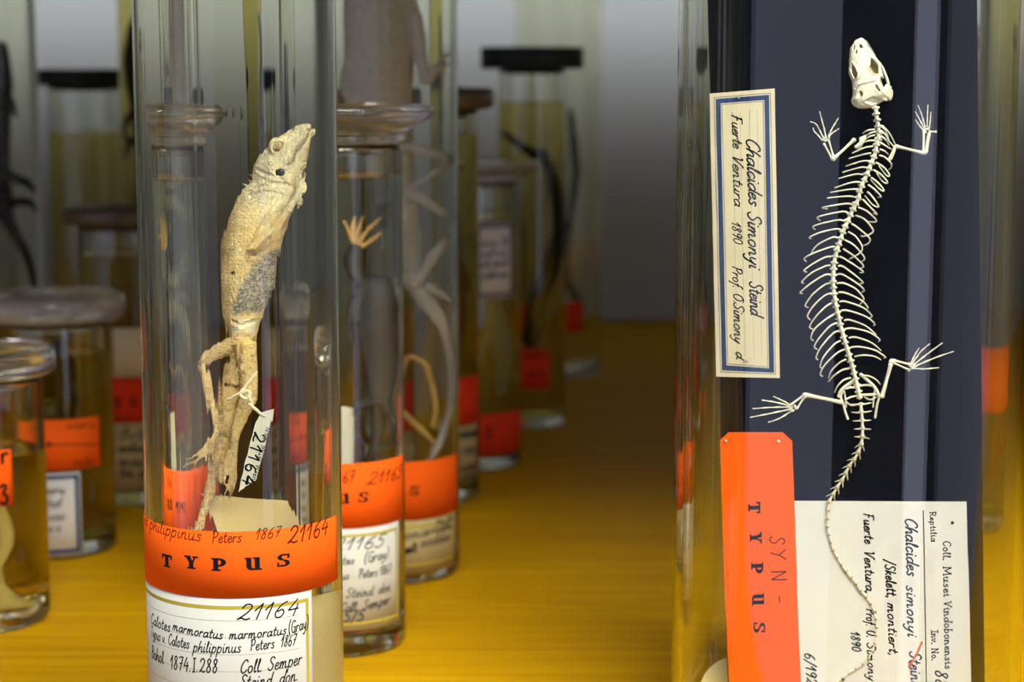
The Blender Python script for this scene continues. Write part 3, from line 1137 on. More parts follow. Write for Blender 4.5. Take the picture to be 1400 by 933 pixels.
def inset(t, edge):
    """quad inset towards the label's centre, in photo pixels"""
    c = [Vector(p) for p in cs]
    ux, uy = (c[1] - c[0]).normalized(), (c[3] - c[0]).normalized()
    return [c[0] + ux * t + uy * t, c[1] - ux * t + uy * t, c[2] - ux * t - uy * t, c[3] + ux * t - uy * t]


def frame_px(mb, t0, t1, up):
    a, b = inset(t0, 0), inset(t1, 0)
    P = [plate_put(up)(plate_uv(*p)) for p in a + b]
    mb.add(P, [(i, (i + 1) % 4, 4 + (i + 1) % 4, 4 + i) for i in range(4)])


mb = MB()
frame_px(mb, 8, 14.5, 0.00050)
frame_px(mb, 5.6, 6.4, 0.00050)
frame_px(mb, 16, 16.7, 0.00050)
mb.build('printed_border', M['blue'], o, False)
mb = MB()
put = plate_put(0.00050)
c = [Vector(p) for p in cs]
for f in (.34, .46, .60, .72):
    t = c[0].lerp(c[1], f)
    bt = c[3].lerp(c[2], f)
    ribbon(mb, [plate_uv(*t.lerp(bt, .07 + .86 * i / 6)) for i in range(7)], 0.00012, put)
mb.build('ruled_lines', M['grayline'], o, False)
mb = MB()
put = plate_put(0.00054)
for s, a, b, h in (('Fuerte', (1000, 156), (1002, 202), 14), ('Ventura', (1001, 210), (1004, 281), 14), ('1890', (1000, 302), (1003, 332), 12),
                   ('Prof. O.', (1001, 363), (1003, 414), 13), ('Simony', (1003, 412), (1004, 468), 14), ('d.', (1006, 480), (1007, 494), 14),
                   ('Chalcides', (1020, 188), (1024, 280), 18), ('Simonyi', (1022, 288), (1024, 366), 18), ('Steind', (1024, 384), (1026, 430), 18)):
    text_on(mb, s, plate_uv(*a), plate_uv(*b), h * PXM, put, 0.12, slant=.42, gap=.1)
mb.build('handwriting', M['ink'], o, False)
pin_on(o, 1010, 133)
pin_on(o, 1018, 494)

# white museum card
o = paper('museum_card', 'white museum card with printed heading, lower right on the black plate', 'label',
          [(1084, 685), (1321, 686), (1325, 830), (1329, 985), (1097, 985)][::-1], M['white_card'], 0.0001, 0.0002)
mb = MB()
put = plate_put(0.00042)
for s, a, b, h, w in (('Coll.', (1289, 740), (1289, 767), 11, .10), ('Musei', (1289, 775), (1290, 816), 11, .10), ('Vindobonensis', (1290, 822), (1292, 915), 11, .10),
                      ('Reptilia', (1271, 700), (1273, 741), 8, .11), ('Inv. No.', (1273, 862), (1274, 904), 9, .11)):
    text_on(mb, s, plate_uv(*a), plate_uv(*b), h * PXM, put, w * 1.35, serif=True, gap=1.0)
ribbon(mb, [plate_uv(1262, 698), plate_uv(1267, 985)], 0.0003, put)
mb.build('printed_lettering', M['ink'], o, False)
mb = MB()
for s, a, b, h, w in (('Chalcides', (1237, 708), (1240, 787), 17, .12), ('simonyi', (1239, 800), (1241, 870), 15, .12), ('Steind', (1243, 890), (1246, 940), 16, .11),
                      ('/Skelett,', (1209, 765), (1213, 818), 14, .13), ('montiert,', (1213, 824), (1216, 897), 13, .13),
                      ('Fuerte', (1180, 701), (1182, 743), 14, .12), ('Ventura,', (1181, 752), (1184, 812), 14, .12), ('Prof. O.', (1184, 832), (1185, 872), 13, .12),
                      ('Simony', (1185, 878), (1187, 930), 12, .12), ('1890', (1163, 863), (1165, 890), 12, .12), ('6/1927', (1100, 892), (1104, 945), 14, .12), ('88', (1278, 915), (1279, 938), 18, .10)):
    text_on(mb, s, plate_uv(*a), plate_uv(*b), h * PXM, put, w * 1.15, slant=.3)
mb.build('handwriting', M['ink'], o, False)
mb = MB()
ribbon(mb, [plate_uv(*p) for p in ((1260, 878), (1254, 892), (1247, 905), (1242, 912))], 0.0007, plate_put(0.00046))
ribbon(mb, [plate_uv(*p) for p in ((1242, 905), (1244, 915))], 0.0006, plate_put(0.00046))
mb.build('crayon_tick', M['crayon'], o, False)
pin_on(o, 1301, 714, 'pin_dark', 0.00055, 0.0012)
pin_on(o, 1152, 928, 'pin_dark', 0.00045, 0.0012)

# ------------------------------------------------------------------ the mounted skeleton
Z2, Z3, Z4, Z5, Z6, Z7, Z8 = ((1100, 140, 7.179), (1090, 240, 7.773), (1085, 340, 7.773), (1085, 430, 7.773), (1020, 460, 4.828), (1100, 590, 4.443), (1080, 680, 3.689))
Z1 = (1130, 40, 7.775)


def zp(z, *n):
    return [(z[0] + n[i] / z[2], z[1] + n[i + 1] / z[2]) for i in range(0, len(n), 2)]


sk_base = onp(1176, 545)
SK = thing('lizard_skeleton', 'white mounted lizard skeleton with splayed limbs on the black plate', 'skeleton', (sk_base.x, R.y + PY, sk_base.z))

SPINE = (zp(Z2, 700, 80, 705, 130, 712, 170, 720, 220, 725, 260, 727, 310, 720, 370, 705, 430, 695, 490, 670, 560, 645, 625, 610, 710, 580, 780, 545, 860)
         + zp(Z3, 650, 240, 610, 325, 565, 420, 530, 500, 490, 590, 460, 680, 430, 770, 405, 860)
         + zp(Z4, 435, 130, 425, 230, 420, 330, 425, 430, 438, 530, 455, 630, 480, 730, 505, 840)
         + zp(Z5, 545, 280, 570, 370, 600, 470, 630, 580, 655, 670, 680, 770, 700, 870))
TAIL = (zp(Z6, 760, 470, 765, 540, 768, 600, 768, 650, 762, 700, 750, 745)
        + zp(Z7, 315, 150, 270, 215, 235, 285, 205, 330, 175, 380, 150, 430, 143, 500, 140, 570, 150, 630, 165, 690, 190, 750, 225, 810, 265, 870, 305, 915)
        + zp(Z8, 350, 465, 395, 520, 425, 580, 437, 650, 432, 720, 410, 790, 370, 840, 310, 880, 250, 925, 215, 945))


def pl3(pts, ups):
    return [onp(p[0], p[1], u) for p, u in zip(pts, ups)]


def arclen(pts):
    L = [0]
    for a, b in zip(pts[:-1], pts[1:]):
        L.append(L[-1] + math.hypot(b[0] - a[0], b[1] - a[1]))
    return L


def walk(pts, step):
    """points every `step` photo pixels along a polyline, with direction"""
    V = [Vector((p[0], p[1])) for p in pts]
    V = spline(V, [0] * len(V), 4)[0]
    out, need = [], 0.0
    for a, b in zip(V[:-1], V[1:]):
        L = (b - a).length
        while need <= L:
            out.append((a.lerp(b, need / L), (b - a).normalized()))
            need += step(len(out)) if callable(step) else step
        need -= L
    return out


UPS = 0.0042   # height of the backbone over the plate


def vertebra(mb, c, t, w, ln, up, proc=0.0, back=0.0, spike=True):
    """one vertebra: waisted body, side processes, spine"""
    n = Vector((-t.y, t.x))
    P = lambda q, u=up: onp(q.x, q.y, u)
    mb.tube([P(c - t * ln * .5), P(c - t * ln * .1), P(c + t * ln * .25), P(c + t * ln * .5)], [w * .75 * PXM, w * .5 * PXM, w * .62 * PXM, w * .9 * PXM], 8, sub=2)
    # articular wings
    for s in (-1, 1):
        a = c - t * ln * .35
        mb.tube([P(a), P(a + n * s * w * .95 - t * ln * .12, up - 0.0002)], [w * .4 * PXM, w * .25 * PXM], 6, sub=2)
        if proc:
            mb.tube([P(a + n * s * w * .5), P(a + n * s * (w * .6 + proc * .6) + t * back * .5, up - .0002), P(a + n * s * (w * .6 + proc) + t * back, up - .0004)],
                    [w * .32 * PXM, w * .24 * PXM, w * .09 * PXM], 6, sub=2)
    if spike:
        mb.tube([P(c - t * ln * .1, up + w * .5 * PXM), P(c + t * ln * .35, up + w * 1.15 * PXM)], [w * .22 * PXM, w * .12 * PXM], 6, sub=1)


mb = MB()
col = walk(SPINE, 8.6)
for i, (c, t) in enumerate(col):
    f = i / (len(col) - 1)
    w = 4.9 if f > .12 else 5.2 - f * 2
    if f > .9:
        w = 5.0
    vertebra(mb, c, t, w, 9.2, UPS if f > .06 else UPS + 0.0012 * (1 - f / .06), 2.0 if f < .12 else 0.0)
mb.build('vertebral_column', M['bone'], SK)

# ribs
LR = [zp(Z2, 690, 265, 620, 275, 570, 305), zp(Z2, 705, 285, 650, 300, 605, 330), zp(Z2, 690, 320, 640, 335, 590, 370), zp(Z2, 690, 375, 640, 375, 575, 395),
      zp(Z2, 670, 430, 590, 445, 470, 498), zp(Z2, 650, 500, 580, 510, 435, 552), zp(Z2, 640, 575, 560, 578, 405, 628), zp(Z2, 610, 640, 540, 640, 372, 688),
      zp(Z2, 575, 710, 500, 705, 335, 748), zp(Z2, 550, 785, 470, 785, 297, 838), zp(Z2, 530, 852, 440, 855, 255, 884), zp(Z3, 620, 235, 540, 220, 320, 240),
      zp(Z3, 590, 315, 520, 300, 275, 340, 320, 355), zp(Z3, 545, 400, 470, 385, 225, 440, 245, 480), zp(Z3, 500, 485, 420, 475, 180, 535, 190, 575),
      zp(Z3, 460, 575, 400, 570, 250, 605, 135, 655, 150, 675), zp(Z3, 430, 665, 370, 660, 220, 735, 150, 820), zp(Z3, 400, 760, 340, 765, 140, 840, 75, 885, 95, 915),
      zp(Z4, 395, 85, 330, 95, 200, 165, 112, 232, 140, 250), zp(Z4, 390, 180, 330, 190, 190, 260, 90, 350, 108, 368), zp(Z4, 390, 275, 320, 285, 170, 380, 72, 465, 95, 478),
      zp(Z4, 390, 370, 330, 385, 200, 490, 125, 600, 155, 628), zp(Z4, 400, 475, 330, 500, 220, 600, 148, 710, 175, 758), zp(Z4, 410, 580, 350, 610, 240, 720, 170, 830, 205, 858),
      zp(Z5, 435, -5, 340, 55, 225, 155, 185, 250, 212, 280), zp(Z5, 460, 90, 380, 130, 260, 270, 222, 345, 250, 372), zp(Z5, 480, 175, 410, 210, 290, 350, 240, 455, 258, 482),
      zp(Z5, 500, 280, 430, 320, 320, 450, 283, 550, 300, 572), zp(Z5, 530, 375, 450, 420, 330, 540, 285, 635, 310, 660), zp(Z5, 555, 480, 480, 520, 400, 600, 372, 680),
      zp(Z5, 590, 575, 510, 595, 420, 660, 370, 715), zp(Z5, 605, 675, 530, 700, 470, 760, 435, 830)]
RR = [zp(Z2, 745, 230, 790, 270, 820, 340), zp(Z2, 750, 275, 800, 325, 825, 365), zp(Z2, 750, 330, 800, 370, 830, 420), zp(Z2, 740, 390, 800, 430, 850, 460),
      zp(Z2, 740, 460, 790, 480, 820, 510), zp(Z2, 735, 520, 790, 540, 848, 600, 848, 640, 825, 660), zp(Z2, 700, 590, 780, 640, 830, 710, 815, 725, 780, 690, 730, 625),
      zp(Z2, 680, 665, 750, 710, 812, 780, 795, 793, 755, 765, 705, 690), zp(Z2, 655, 740, 720, 790, 780, 865, 740, 855, 650, 760), zp(Z2, 625, 810, 680, 850, 750, 925, 715, 930),
      zp(Z3, 745, 175, 800, 230, 865, 330, 800, 310, 720, 215), zp(Z3, 700, 255, 760, 320, 845, 410, 810, 400), zp(Z3, 650, 340, 740, 380, 835, 470, 825, 495, 760, 490),
      zp(Z3, 620, 425, 720, 470, 805, 580, 770, 625, 700, 648, 680, 640), zp(Z3, 580, 515, 660, 570, 770, 670, 750, 725, 700, 745), zp(Z3, 545, 600, 620, 650, 688, 750, 670, 820, 555, 890),
      zp(Z3, 510, 690, 600, 740, 712, 870, 690, 915), zp(Z4, 530, 5, 640, 80, 740, 180, 715, 210), zp(Z4, 490, 85, 560, 120, 735, 240, 705, 255), zp(Z4, 475, 185, 540, 200, 730, 350, 705, 372),
      zp(Z4, 460, 275, 530, 280, 700, 390, 750, 445, 725, 462), zp(Z4, 460, 370, 540, 370, 660, 430, 740, 520, 735, 560, 705, 595), zp(Z4, 480, 465, 560, 475, 720, 550, 788, 625, 778, 635),
      zp(Z4, 490, 565, 560, 565, 740, 630, 828, 710, 815, 735), zp(Z4, 505, 660, 580, 660, 760, 720, 858, 795, 850, 820), zp(Z4, 540, 765, 600, 760, 760, 820, 875, 915),
      zp(Z5, 550, 155, 640, 150, 800, 190, 912, 265, 900, 290), zp(Z5, 590, 250, 670, 245, 820, 300, 930, 385), zp(Z5, 610, 350, 700, 345, 860, 380, 970, 450, 960, 465),
      zp(Z5, 650, 450, 740, 435, 850, 445, 928, 482), zp(Z5, 720, 655, 790, 655, 870, 690, 922, 745)]
for lst in (LR, RR):
    for pts in lst:
        L = arclen(pts)
        ups = [UPS - 0.0004 + 0.0012 * math.sin(min(1, l / L[-1]) * 2.4) - 0.0022 * (l / L[-1]) ** 2 for l in L]
        mb = MB()
        k = len(pts)
        mb.tube(pl3(pts, ups), [(1.55 - .5 * i / (k - 1)) * PXM * .88 for i in range(k)], 7, sub=6)
        mb.build('rib', M['bone'], SK)


def bone(mb, pts, r0, r1, rm=None, up=0.002, knob=1.0, up1=None):
    """long bone with swollen ends; radii in photo pixels"""
    n = len(pts)
    if n == 2:
        pts = [pts[0], (pts[0][0] * .8 + pts[1][0] * .2, pts[0][1] * .8 + pts[1][1] * .2), (pts[0][0] * .5 + pts[1][0] * .5, pts[0][1] * .5 + pts[1][1] * .5),
               (pts[0][0] * .2 + pts[1][0] * .8, pts[0][1] * .2 + pts[1][1] * .8), pts[1]]
        rm = rm or min(r0, r1) * .68
        rad = [r0, rm * 1.1, rm, rm * 1.1, r1]
    else:
        rad = [r0 + (r1 - r0) * i / (n - 1) for i in range(n)]
    u1 = up if up1 is None else up1
    ups = [up + (u1 - up) * i / (len(pts) - 1) for i in range(len(pts))]
    mb.tube(pl3(pts, ups), [r * PXM for r in rad], 9, sub=4)


def finger(mb, pts, r, up=0.0014):
    """string of small phalanges: slightly knobbly tube"""
    V = walk(pts, max(1.0, arclen(pts)[-1] / 9.01))
    mb.tube([onp(v.x, v.y, up) for v, t in V], [r * PXM * (1.18 if i % 3 == 0 else .78) * (1 - .45 * i / len(V)) for i in range(len(V))], 6, sub=2)


# left forelimb (towards the old label)
mb = MB()
bone(mb, zp(Z2, 490, 365, 300, 540), 3.4, 3.0, 1.9, .003)
bone(mb, zp(Z2, 268, 552, 190, 405), 2.2, 1.9, 1.3, .0024)
bone(mb, zp(Z2, 285, 535, 236, 370), 2.0, 1.8, 1.1, .0024)
mb.ball(onp(*zp(Z2, 283, 550)[0], .0026), 4.0 * PXM)
fl = mb.build('forelimb', M['bone'], SK)
mb = MB()
for q in zp(Z2, 190, 372, 210, 352, 228, 368, 205, 378, 240, 345):
    mb.ball(onp(q[0], q[1], .0018), 1.7 * PXM, seg=8, rings=6)
for f in ((175, 372, 130, 320, 95, 285, 85, 250), (190, 355, 150, 275, 110, 210, 55, 190), (208, 345, 190, 250, 148, 90), (232, 335, 280, 240, 330, 155), (240, 335, 280, 295, 335, 260)):
    finger(mb, zp(Z2, *f), 1.25)
mb.build('hand', M['bone'], fl)
mb = MB()
mb.slab([onp(x, y, .0028) for x, y in zp(Z2, 535, 345, 600, 318, 605, 350, 575, 395, 560, 440, 520, 460, 492, 445, 500, 425, 535, 395)], 0.0007, Vector((0, -1, 0)))
mb.tube(pl3(zp(Z2, 500, 440, 545, 400, 580, 345), [.0032] * 3), [2.6 * PXM, 2.2 * PXM, 2.4 * PXM], 8)
mb.build('scapula', M['bone'], SK)
# right forelimb
mb = MB()
bone(mb, zp(Z2, 900, 432, 1160, 496), 3.2, 3.0, 1.9, .003)
bone(mb, zp(Z2, 1168, 485, 1168, 270), 2.4, 2.2, 1.5, .0024)
bone(mb, zp(Z2, 1195, 490, 1205, 400, 1225, 300), 2.4, 2.6, None, .0024)
mb.ball(onp(*zp(Z2, 1180, 490)[0], .0026), 4.0 * PXM)
fl = mb.build('forelimb', M['bone'], SK)
mb = MB()
for q in zp(Z2, 1175, 270, 1195, 262, 1215, 260, 1230, 285, 1185, 290):
    mb.ball(onp(q[0], q[1], .0018), 1.9 * PXM, seg=8, rings=6)
bone(mb, zp(Z2, 1228, 288, 1290, 288), 1.2, 2.4, 1.0, .0018)
for f in ((1160, 268, 1125, 225, 1092, 172), (1170, 252, 1130, 170, 1088, 90), (1182, 242, 1152, 130, 1115, 30), (1202, 240, 1206, 120, 1210, 28), (1225, 245, 1236, 160, 1240, 95)):
    finger(mb, zp(Z2, *f), 1.25)
mb.build('hand', M['bone'], fl)
mb = MB()
bone(mb, zp(Z2, 890, 425, 870, 490, 835, 560), 2.2, 3.0, None, .003)
mb.tube(pl3(zp(Z2, 765, 225, 830, 300, 888, 410), [.0042, .0038, .003]), [.9 * PXM] * 3, 6)
mb.tube(pl3(zp(Z2, 800, 330, 830, 380, 870, 430), [.004, .0036, .003]), [.8 * PXM] * 3, 6)
mb.build('scapula', M['bone'], SK)

# hind limbs
mb = MB()
bone(mb, zp(Z6, 630, 436, 400, 388), 3.4, 3.6, 2.4, .003)
bone(mb, zp(Z6, 385, 385, 300, 450), 3.0, 2.2, 1.5, .0024)
bone(mb, zp(Z6, 385, 402, 335, 478), 2.0, 1.8, 1.2, .0024)
mb.ball(onp(*zp(Z6, 388, 390)[0], .0026), 4.2 * PXM)
fl = mb.build('hind_limb', M['bone'], SK)
mb = MB()
for q in zp(Z6, 300, 470, 322, 462, 330, 475, 295, 482, 310, 490):
    mb.ball(onp(q[0], q[1], .0018), 2.2 * PXM, seg=8, rings=6)
for f in ((295, 455, 240, 425, 180, 397), (288, 460, 190, 435, 105, 422), (290, 468, 170, 470, 45, 478), (290, 482, 150, 512, 27, 536), (302, 492, 222, 542, 148, 568)):
    finger(mb, zp(Z6, *f), 1.35)
mb.build('foot', M['bone'], fl)
mb = MB()
bone(mb, zp(Z6, 897, 400, 955, 185), 3.4, 3.4, 2.4, .003)
bone(mb, zp(Z6, 975, 160, 1080, 185), 2.8, 2.0, 1.4, .0024)
bone(mb, zp(Z6, 978, 178, 1075, 222), 2.0, 1.9, 1.1, .0024)
mb.ball(onp(*zp(Z6, 962, 168)[0], .0026), 4.2 * PXM)
fl = mb.build('hind_limb', M['bone'], SK)
mb = MB()
for q in zp(Z6, 1085, 195, 1095, 212, 1075, 225, 1105, 200, 1088, 182):
    mb.ball(onp(q[0], q[1], .0018), 2.1 * PXM, seg=8, rings=6)
for f in ((1088, 180, 1120, 112, 1142, 78), (1095, 185, 1150, 105, 1212, 50), (1105, 190, 1200, 115, 1295, 44), (1112, 200, 1240, 145, 1368, 100), (1108, 212, 1180, 216, 1272, 207)):
    finger(mb, zp(Z6, *f), 1.35)
mb.build('foot', M['bone'], fl)

# pelvis
mb = MB()
T = lambda z, r, up, *n: mb.tube(pl3(zp(z, *n), [up] * (len(n) // 2)), [r * PXM] * (len(n) // 2), 7, sub=4)
T(Z6, 2.4, .0036, 612, 400, 630, 355, 680, 315, 722, 288)
T(Z6, 2.4, .0036, 755, 250, 800, 290, 850, 340, 880, 398)
T(Z6, 1.7, .0030, 640, 360, 625, 400, 640, 440, 655, 500, 672, 548)
T(Z6, 1.7, .0030, 862, 360, 878, 400, 866, 450, 858, 500, 852, 540)
T(Z6, 1.4, .0036, 655, 348, 690, 338, 735, 340)
T(Z6, 1.4, .0036, 745, 330, 790, 322, 838, 328)
T(Z6, 1.4, .0036, 655, 420, 690, 402, 735, 392)
T(Z6, 1.8, .0036, 755, 388, 800, 386, 855, 384)
T(Z6, 1.2, .0032, 655, 425, 690, 455, 740, 450)
T(Z6, 1.2, .0032, 860, 400, 820, 420, 780, 400)
T(Z6, 1.0, .0036, 685, 330, 700, 305, 722, 340)
T(Z6, 1.2, .0034, 645, 350, 655, 400, 662, 470)
T(Z6, 1.2, .0034, 850, 350, 842, 410, 838, 470)
mb.build('pelvis', M['bone'], SK)

# tail: pale fore part, yellow knuckles towards the tip
mb, mk = MB(), MB()
tv = walk(TAIL, 11.2)
Lt = len(tv)
for i, (c, t) in enumerate(tv):
    f = i / (Lt - 1)
    up = UPS - 0.0006 - 0.0026 * min(1, f * 2.2)
    if c.y < 612:
        w, pr, bk = 3.6, 13 - 1.1 * i, -1.5 + (0.6 * i if i > 1 else 0)
    elif c.y < 684:
        w, pr, bk = 3.2, 5.0, -5.5
        bk = 6.5
    elif c.y < 720:
        w, pr, bk = 2.9, 2.5, 1
    else:
        w, pr, bk = 3.2 - 1.5 * f, 0, 0
    vertebra(mb, c, t, w, 11.6, up, pr, bk, c.y < 684)
    if c.y > 600:
        q = c - t * 4.5
        m_ = mk
        m_.ball(onp(q.x, q.y, up + w * .15 * PXM), w * .95 * PXM, w * .8 * PXM, w * 1.15 * PXM, 8, 6)
tl = mb.build('tail', M['bone'], SK)
o = mk.build('tail_joint', M['bone_y'], tl)
o['label'] = 'yellowish knuckles between tail bones'

# skull: domed shell cut by the eye sockets, nostrils and temple openings
OUT = zp(Z1, 370, 85, 410, 110, 440, 170, 475, 225, 510, 275, 560, 340, 590, 368, 580, 410, 600, 480, 628, 570, 690, 610, 692, 680, 682, 745, 600, 765, 545, 800, 480, 838, 350, 845, 300, 800, 265, 745, 280, 700, 275, 620, 270, 560, 235, 470, 240, 350, 250, 200, 305, 115)
HOLES = [zp(Z1, 262, 375, 275, 360, 300, 400, 332, 470, 322, 510, 290, 535, 262, 480, 252, 430), zp(Z1, 470, 300, 500, 310, 545, 355, 562, 400, 560, 470, 500, 470, 470, 430, 455, 400, 470, 360),
         zp(Z1, 285, 155, 305, 155, 300, 220, 278, 232), zp(Z1, 345, 160, 365, 155, 395, 190, 385, 205, 352, 195), zp(Z1, 515, 590, 538, 588, 580, 660, 562, 672, 520, 620),
         zp(Z1, 572, 510, 590, 490, 640, 575, 620, 600, 600, 640, 575, 570), zp(Z1, 298, 610, 312, 612, 312, 655, 298, 650), zp(Z1, 350, 655, 368, 650, 385, 690, 366, 735, 352, 690),
         zp(Z1, 305, 225, 325, 215, 330, 255, 308, 265)]
FORAMEN = zp(Z1, 400, 770, 430, 738, 490, 712, 550, 720, 605, 762, 540, 800, 470, 810)


def inside(poly, x, y):
    c = False
    for i in range(len(poly)):
        (x0, y0), (x1, y1) = poly[i], poly[i - 1]
        if (y0 > y) != (y1 > y) and x < (x1 - x0) * (y - y0) / (y1 - y0) + x0:
            c = not c
    return c


def edge_d(poly, x, y):
    best = 1e9
    for i in range(len(poly)):
        (x0, y0), (x1, y1) = poly[i], poly[i - 1]
        dx, dy = x1 - x0, y1 - y0
        t = max(0, min(1, ((x - x0) * dx + (y - y0) * dy) / (dx * dx + dy * dy + 1e-12)))
        best = min(best, math.hypot(x - x0 - t * dx, y - y0 - t * dy))
    return best


ST = 0.7
vid, vs, fs = {}, [], []
ys = [42 + ST * k for k in range(int(114 / ST))]
xs = [1156 + ST * k for k in range(int(70 / ST))]


def sk_h(x, y):
    d = edge_d(OUT, x, y)
    h = 15.0 * math.sqrt(max(0, 1 - (1 - min(1, d / 20.0)) ** 2))
    h *= .62 + .38 * min(1, (y - 48) / 55.0)
    for H_ in HOLES[:2]:
        e = edge_d(H_, x, y)
        if e < 3.2:
            h += 1.6 * (1 - e / 3.2)
    if inside(FORAMEN, x, y):
        h -= 3.4 * min(1, edge_d(FORAMEN, x, y) / 2.5)
    # brow ridge between the sockets and the rear roof
    e = edge_d(zp(Z1, 340, 585, 420, 552, 520, 540), x, y)
    if e < 2.5:
        h += 1.4 * (1 - e / 2.5)
    h += .5 * noise.noise(Vector((x * .35, y * .35, 3)))
    return h


def cell_in(x, y):
    return inside(OUT, x, y) and not any(inside(H_, x, y) for H_ in HOLES)


def sk_v(i, k):
    if (i, k) not in vid:
        x, y = xs[i], ys[k]
        vid[(i, k)] = len(vs)
        vs.append(onp(x, y, 0.0028 + sk_h(x, y) * PXM))
    return vid[(i, k)]


for i in range(len(xs) - 1):
    for k in range(len(ys) - 1):
        if cell_in(xs[i] + ST / 2, ys[k] + ST / 2):
            fs.append((sk_v(i, k + 1), sk_v(i + 1, k + 1), sk_v(i + 1, k), sk_v(i, k)))
# ease the stair-stepped rims
bm = bmesh.new()
for v in vs:
    bm.verts.new(v)
bm.verts.ensure_lookup_table()
for f in fs:
    bm.faces.new([bm.verts[i] for i in f])
rim = [v for v in bm.verts if v.is_boundary]
for _ in range(6):
    new = {}
    for v in rim:
        nb = [e.other_vert(v) for e in v.link_edges if e.is_boundary]
        new[v] = v.co.lerp(sum((n.co for n in nb), Vector()) / len(nb), .5)
    for v, c in new.items():
        v.co = c
me = bpy.data.meshes.new('skull')
bm.to_mesh(me)
bm.free()
me.materials.append(M['bone'])
me.polygons.foreach_set('use_smooth', [True] * len(me.polygons))
skull = bpy.data.objects.new('skull', me)
COL.objects.link(skull)
skull.parent = SK
skull.matrix_parent_inverse = Matrix.Translation(-SK.location)
sd = skull.modifiers.new('thickness', 'SOLIDIFY')
sd.thickness = 0.0005
sd.offset = -1
# palate seen deep in the sockets, jaw bars and quadrates
mb = MB()
mb.slab([onp(x, y, .0016) for x, y in zp(Z1, 330, 140, 420, 180, 500, 300, 560, 420, 600, 640, 480, 800, 340, 800, 300, 640, 265, 470, 270, 250)], 0.0007, Vector((0, -1, 0)))
mb.build('palate', M['bone_y'], skull)
mb = MB()
T(Z1, 2.0, .0030, 585, 390, 632, 500, 660, 590)
T(Z1, 1.6, .0026, 560, 560, 610, 640, 660, 700)
T(Z1, 3.0, .0030, 680, 650, 682, 700, 665, 745)
T(Z1, 3.4, .0028, 285, 745, 300, 790, 350, 820)
T(Z1, 2.2, .0040, 350, 800, 385, 700, 420, 655)
T(Z1, 2.0, .0046, 430, 650, 540, 700, 640, 755)
for k in range(9):
    q = zp(Z1, 425 + 11.0 * k, 128 + 18 * k)[0]
    mb.ball(onp(q[0], q[1], .0030), 1.0 * PXM, seg=6, rings=4)
mb.build('jaw', M['bone'], skull)

# ------------------------------------------------------------------ preserved animals in the spirit
def pxr(j):
    return j.dep / FPX


def body(mb, j, pts, rad, dy=0.0, seg=14, sub=5, deep=1.0, dys=None):
    """tube through photo pixels (seen through the filled jar); rad = half-widths in photo pixels"""
    P = [trace(j, p[0], p[1], (dys[i] if dys else dy)) for i, p in enumerate(pts)]
    r = []
    for i, p in enumerate(pts):
        a, b = pts[max(i - 1, 0)], pts[min(i + 1, len(pts) - 1)]
        t = Vector((b[0] - a[0], b[1] - a[1])).normalized()
        # the jar stretches things sideways only
        k = 1.0 - abs(t.y) * (1 - 1 / 1.36)
        r.append(rad[i] * k * pxr(j))
    mb.tube(P, r, seg, deep, sub)


def fuse(name, mb, voxel, m, parent=None, smooth=6):
    """one continuous skin from overlapping shapes"""
    o = mb.build(name + '_raw', None, None)
    rm = o.modifiers.new('r', 'REMESH')
    rm.mode = 'VOXEL'
    rm.voxel_size = voxel
    sm = o.modifiers.new('s', 'SMOOTH')
    sm.factor = 0.5
    sm.iterations = smooth
    dg = bpy.context.evaluated_depsgraph_get()
    me = bpy.data.meshes.new_from_object(o.evaluated_get(dg))
    old = o.data
    bpy.data.objects.remove(o)
    bpy.data.meshes.remove(old)
    me.name = name
    me.materials.clear()
    me.materials.append(m)
    me.polygons.foreach_set('use_smooth', [True] * len(me.polygons))
    o = bpy.data.objects.new(name, me)
    COL.objects.link(o)
    if parent:
        o.parent = parent
        o.matrix_parent_inverse = Matrix.Translation(-parent.location)
    return o


